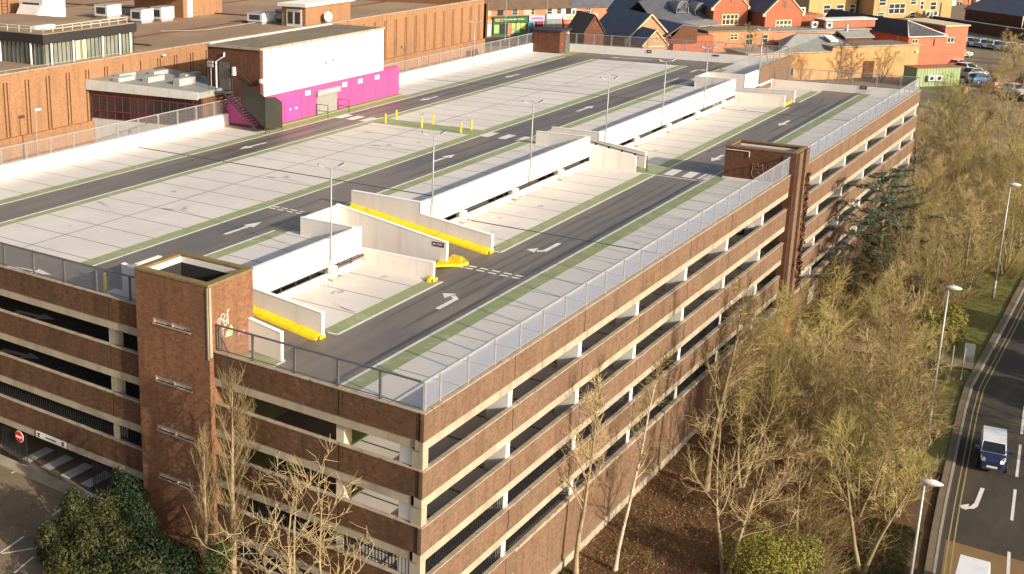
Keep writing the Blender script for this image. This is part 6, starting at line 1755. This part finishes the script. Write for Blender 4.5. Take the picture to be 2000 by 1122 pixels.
def leaf_mass(seed, lumps, n, size, shell=.55, flat_=False):
    """many leaf-sized faces spread through overlapping lumps ((centre), (radii))"""
    rng = random.Random(seed); mb = MB()
    tot = sum(l[1][0]*l[1][1]+l[1][2]*l[1][0] for l in lumps)
    for c, r in lumps:
        m = int(n*(r[0]*r[1]+r[2]*r[0])/tot)
        for i in range(m):
            d = Vector((rng.gauss(0, 1), rng.gauss(0, 1), rng.gauss(0, 1))).normalized()
            k = shell+(1-shell)*rng.random()**.6
            k *= 1+.16*math.sin(d.x*7+c[0]*3)*math.sin(d.y*6+c[1])*math.sin(d.z*8)
            p = Vector((c[0]+d.x*r[0]*k, c[1]+d.y*r[1]*k, c[2]+d.z*r[2]*k))
            if p.z < .02: continue
            a = size*rng.uniform(.55, 1.35)
            nrm = (d+Vector((rng.gauss(0, .7), rng.gauss(0, .7), rng.gauss(0, .7)+.2))).normalized()
            u = rdir(rng, nrm, math.pi/2); v = nrm.cross(u)
            mb.face([p-u*a, p-v*a*.45, p+u*a, p+v*a*.45])
    return mb
def bush(name, label, cat, x, y, lumps, n, size, m, seed, z=None, stem=True):
    t = thing(name, label, cat, (x, y, G(x, y) if z is None else z))
    leaf_mass(seed, lumps, n, size).build('foliage', m, t, local=True)
    b = MB(); rng = random.Random(seed)
    for c, r in lumps[:4]:
        b.tube(walk(rng, Vector((c[0]*.3, c[1]*.3, -.1)), Vector((c[0]*.3, c[1]*.3, max(.6, c[2]))).normalized(), max(.5, c[2]), 4, .08, .05), [.09, .07, .05, .035, .02], 5)
    b.build('stem', 'bark', t, local=True)
    return t
bush('evergreen_bush', 'big dark glossy evergreen bush at the entrance, left of the tower', 'bush', -4.4, 14.4,
     [((0, .3, 1.5), (1.15, 1.15, 1.7)), ((-.9, 1.1, .9), (.9, .9, 1.2)), ((.7, -.5, 2.0), (.75, .75, 1.4)), ((-1.5, -.3, .8), (1.0, .9, 1.0)), ((.3, -1.6, 1.1), (.9, .8, 1.3)), ((-.2, .5, 2.7), (.5, .5, 1.0)), ((-.7, -.9, 1.6), (.6, .6, 1.2)), ((.2, 1.2, 1.8), (.5, .5, 1.2)), ((-1.4, .9, 1.5), (.45, .45, .9))], 17000, .075, 'leaf_dark', 61)
bush('evergreen_bush', 'taller dark evergreen shrub touching the tower and the entrance beam', 'bush', -2.0, 14.2,
     [((0, 0, 1.6), (1.1, 1.2, 1.8)), ((.1, .3, 2.3), (.6, .7, 1.1)), ((-.4, -1.0, 1.3), (1.0, 1.1, 1.4)), ((0, .55, 3.0), (.3, .35, .6))], 11000, .075, 'leaf_deep', 62)
bush('evergreen_bush', 'low spreading evergreen shrub at the foot of the tower', 'bush', -3.4, 11.6,
     [((0, 0, .8), (1.6, 1.6, 1.1)), ((-1.2, .9, .7), (1.3, 1.2, .9)), ((.5, -1.2, .7), (1.2, 1.2, .9)), ((-1.6, -.8, .6), (1.1, 1.2, .9))], 11000, .072, 'leaf_deep', 63)
bush('evergreen_bush', 'yellowish laurel at the bottom edge below the big evergreen bush', 'bush', -7.2, 12.8,
     [((0, 0, .7), (1.5, 1.5, .9)), ((1.4, -.8, .6), (1.2, 1.2, .9)), ((-1.0, -1.2, .6), (1.2, 1.2, .8)), ((2.6, -1.8, .7), (1.1, 1.1, 1.0))], 9000, .065, 'leaf_mixed', 64)
bush('ivy_clump', 'bright green ivy clump at the foot of the poplar', 'bush', -2.4, 8.6, [((0, 0, 1.2), (.55, .55, 1.3)), ((.2, -.3, 2.2), (.4, .4, .7))], 1500, .08, 'ivy_green', 65)
bush('ivy_clump', 'green ivy growing up the spreading tree before the end wall', 'bush', -2.6, 4.6, [((0, .4, 1.3), (.8, .9, 1.2)), ((.3, -.9, 1.9), (.7, .7, .9))], 2200, .08, 'ivy_green', 66)
bush('shrub', 'yellow-green leafy shrub below the pale many-stemmed tree', 'bush', 17.6, -8.3, [((0, 0, 1.1), (1.7, 1.6, 1.6)), ((1.4, -.9, 1.0), (1.6, 1.4, 1.4)), ((-1.2, -1.0, .8), (1.5, 1.4, 1.1)), ((.6, 1.2, 1.0), (1.1, 1.0, 1.3)), ((-2.2, .2, .6), (1.1, 1.0, .8)), ((1.0, .4, 2.2), (.5, .5, .9)), ((-.6, -.4, 2.0), (.45, .5, .9)), ((2.2, -1.6, 1.7), (.5, .5, .8)), ((2.6, .2, .8), (.9, .9, .9))], 16000, .062, 'leaf_yellow', 67)
bush('shrub', 'yellow-green shrub on the verge behind the sign posts', 'bush', 55.0, -9.6, [((0, 0, 1.0), (1.6, 1.2, 1.3)), ((1.8, .4, .9), (1.5, 1.2, 1.2)), ((-1.2, .7, .8), (1.3, 1.2, 1.1)), ((3.2, .2, .8), (1.3, 1.1, 1.1))], 6500, .10, 'leaf_yellow', 68)
bush('shrub', 'dark green holly by the footpath below the sign posts', 'bush', 47.6, -9.4, [((0, 0, .9), (.9, .8, 1.0)), ((.5, .5, 1.3), (.6, .6, .8))], 1800, .09, 'leaf_dark', 69)
bush('shrub', 'green mossy shrub mound by the footpath at the red door', 'bush', 53.5, -2.6, [((0, 0, .5), (1.7, 1.0, .75)), ((1.6, -.3, .5), (1.4, 1.0, .7))], 2600, .085, 'leaf_yellow', 70)
bush('shrub', 'yellowish shrub low in the thicket near the far end of the wall', 'bush', 76, -8.5, [((0, 0, 1.2), (2.2, 1.6, 1.5)), ((2.5, .5, 1.0), (1.8, 1.3, 1.2)), ((-2.2, 0, 1.1), (1.8, 1.4, 1.3))], 5000, .12, 'leaf_yellow', 71)

for i, (x, y) in enumerate(((50, -33), (57, -32), (44.5, -34.5))):
    bush('evergreen_tree', 'dense evergreen tree across the road shading the carriageway, number %s along' % ('one', 'two', 'three')[i], 'tree', x, y, [((0, 0, 4.5), (3.0, 2.6, 4.2)), ((.5, .8, 7.0), (2.0, 1.8, 2.8)), ((-.8, -.6, 2.5), (2.6, 2.4, 2.3))], 3500, .34, 'leaf_dark', 100+i)
# blue-green cedar beside the wall
ced = thing('cedar_tree', 'blue-green cedar spreading in front of the far half of the brick wall', 'tree', (62, -3.6, G(62, -3.6)))
rng = random.Random(81); tb, cb = MB(), MB()
H = 10.6
tb.tube([(0, 0, -.2), (.05, .02, 3), (.0, .1, 6), (.05, 0, H)], [.26, .2, .12, .03], 8)
for i in range(58):
    t = .16+.82*i/58; z = H*t; a = i*2.4+rng.uniform(-.4, .4)
    L = (7.2*(1-t)**.6+.6)*rng.uniform(.6, 1.1)
    d = Vector((math.cos(a), math.sin(a)*.6, rng.uniform(.0, .2)))
    lp = walk(rng, Vector((0, 0, z)), d.normalized(), L, 6, .06, -.015)
    tb.tube(lp, [.05*(1-.8*j/6) for j in range(7)], 4, cap=False)
    for j in range(int(40+L*22)):
        u = .12+.88*rng.random(); kk = min(5, int(u*6)); q = lp[kk].lerp(lp[kk+1], u*6-kk)
        dl = (lp[min(kk+1, 6)]-lp[kk]).normalized()
        side = Vector((-dl.y, dl.x, 0))*rng.choice((-1, 1))
        sd_ = (dl*rng.uniform(.1, .9)+side*rng.uniform(.4, 1)+Vector((0, 0, rng.uniform(-.35, .3)))).normalized()
        ll = rng.uniform(.25, .75)*(1.1-.4*u); wv = sd_.cross(Vector((0, 0, 1))).normalized()*rng.uniform(.03, .075)
        q = q+Vector((0, 0, rng.uniform(-.05, .12)))
        cb.face([q-wv*.4, q+sd_*ll*.5-wv, q+sd_*ll+Vector((0, 0, -.05)), q+sd_*ll*.5+wv])
tb.build('trunk', 'bark', ced, smooth=True, local=True); cb.build('crown', 'cedar', ced, local=True)

# brambles and saplings: nobody could count them
rng = random.Random(91); ub = MB()
def sprig(x, y, h, n):
    z = G(x, y)
    for i in range(n):
        d = rdir(rng, Vector((0, 0, 1)), math.radians(rng.uniform(5, 60)))
        p = walk(rng, Vector((x+rng.gauss(0, .35), y+rng.gauss(0, .35), z)), d, h*rng.uniform(.5, 1.2), 4, .14, -.02)
        ub.tube(p, [.011, .010, .008, .007, .004], 3, cap=False)
        for j in range(3):
            q = p[1+j]; ub.tube(walk(rng, q, rdir(rng, d, .8), h*.35, 2, .2, 0), [.008, .006, .004], 3, cap=False)
for i in range(430):
    x = rng.uniform(17, 98); y = rng.uniform(-11.5, -1.2)
    if 48 < x < 53 or (x < 26 and y > -6.3): continue
    if x > 36 and x < 72 and y < -8.8: continue
    sprig(x, y, rng.uniform(.9, 2.2), 12)
for i in range(60): sprig(rng.uniform(16, 25), rng.uniform(-12.5, -8), rng.uniform(.4, .9), 8)
for i in range(40): sprig(rng.uniform(15, 32), rng.uniform(-6, -1.2), rng.uniform(.3, .8), 6)
for i in range(60): sprig(rng.uniform(-6, -.8), rng.uniform(.5, 9), rng.uniform(.6, 1.5), 8)
for i in range(120): sprig(rng.uniform(97, 150), rng.uniform(-8, 5), rng.uniform(1.2, 2.4), 9)
ub.build('undergrowth', 'twig', None, kind='stuff')
# fallen leaves and tufts on the litter
lb = MB()
for i in range(15000):
    x = rng.uniform(8, 36); y = rng.uniform(-12, -.2)
    p = Vector((x, y, G(x, y)+.05+rng.random()*.03)); a = rng.uniform(.03, .075)
    nrm = Vector((rng.gauss(0, .5), rng.gauss(0, .5), 1)).normalized(); u = rdir(rng, nrm, math.pi/2); v = nrm.cross(u)
    lb.face([p-u*a, p-v*a*.6, p+u*a, p+v*a*.6])
MT['leaf_fallen'] = mat('fallen_leaves', (.30, .15, .055), (.14, .065, .03), 7, lo=.4, hi=.6, c3=(.42, .27, .13), scale3=15)
lb.build('fallen_leaves', 'leaf_fallen', None, kind='stuff')
gb = MB()
for i in range(16000):
    r_ = rng.random()
    if r_ < .2: x = rng.uniform(8.5, 13.5); y = rng.uniform(-2.6, -.3)
    elif r_ < .55: x = rng.uniform(17, 28); y = rng.uniform(-13.3, -10.8)
    else: x = rng.uniform(36, 78); y = rng.uniform(-12.0, -8.6)
    if 50 < x < 52.2: continue
    z = G(x, y); h = rng.uniform(.1, .28); dx, dy = rng.gauss(0, .08), rng.gauss(0, .08); w = .02
    gb.face([(x-w, y, z), (x+w, y+.01, z), (x+dx, y+dy, z+h)])
MT['grass'] = mat('grass_blades', (.12, .145, .03), (.085, .115, .02), .8, c3=(.19, .17, .05), scale3=5)
gb.build('grass', 'grass', None, kind='stuff')
# ------------------------------------------------------------------ camera, sun and sky
cam = bpy.data.cameras.new('camera')
cam.sensor_fit = 'HORIZONTAL'; cam.sensor_width = 36
cam.lens = 2301.208/2000*36
cam.shift_x = (1000-492.716)/2000
cam.shift_y = -(561-418.634)/2000
cam.clip_start = .5; cam.clip_end = 6000
co = bpy.data.objects.new('camera', cam)
R = Matrix.Rotation(-.886372, 3, 'Z') @ Matrix.Rotation(1.306158, 3, 'X') @ Matrix.Rotation(-.0155804, 3, 'Z')
co.matrix_world = Matrix.Translation((-35.75, -20.957, 19.0)) @ R.to_4x4()
COL.objects.link(co); scene.camera = co
su = bpy.data.lights.new('sun', 'SUN'); su.energy = 4.6; su.angle = math.radians(.5); su.color = (1, .885, .715)
so = bpy.data.objects.new('sun', su); so.rotation_euler = SUN.to_track_quat('Z', 'Y').to_euler(); so.location = (0, -60, 60)
COL.objects.link(so)
w = bpy.data.worlds.new('World'); scene.world = w; w.use_nodes = True
nt = w.node_tree
bg = nt.nodes['Background']
sky = nt.nodes.new('ShaderNodeTexSky'); sky.sky_type = 'NISHITA'; sky.sun_disc = False
sky.sun_elevation = math.radians(20); sky.sun_rotation = math.atan2(SUN.x, SUN.y)
sky.air_density = 1.0; sky.dust_density = 3.0; sky.ozone_density = .6
nt.links.new(sky.outputs[0], bg.inputs['Color'])
bg.inputs['Strength'].default_value = .115
scene.view_settings.view_transform = 'Standard'; scene.view_settings.look = 'None'
scene.view_settings.gamma = 1; scene.view_settings.exposure = .48
scene.view_settings.use_curve_mapping = False
scene.cycles.max_bounces = 6; scene.cycles.transparent_max_bounces = 16; scene.cycles.diffuse_bounces = 3; scene.cycles.glossy_bounces = 2
scene.cycles.use_denoising = True
scene.cycles.denoiser = 'OPENIMAGEDENOISE'; scene.cycles.denoising_input_passes = 'RGB_ALBEDO_NORMAL'; scene.cycles.denoising_prefilter = 'ACCURATE'
# prototypes that were never planted
for k, (o, used) in PROTO.items():
    if not used:
        for ch in list(o.children): bpy.data.objects.remove(ch)
        bpy.data.objects.remove(o)
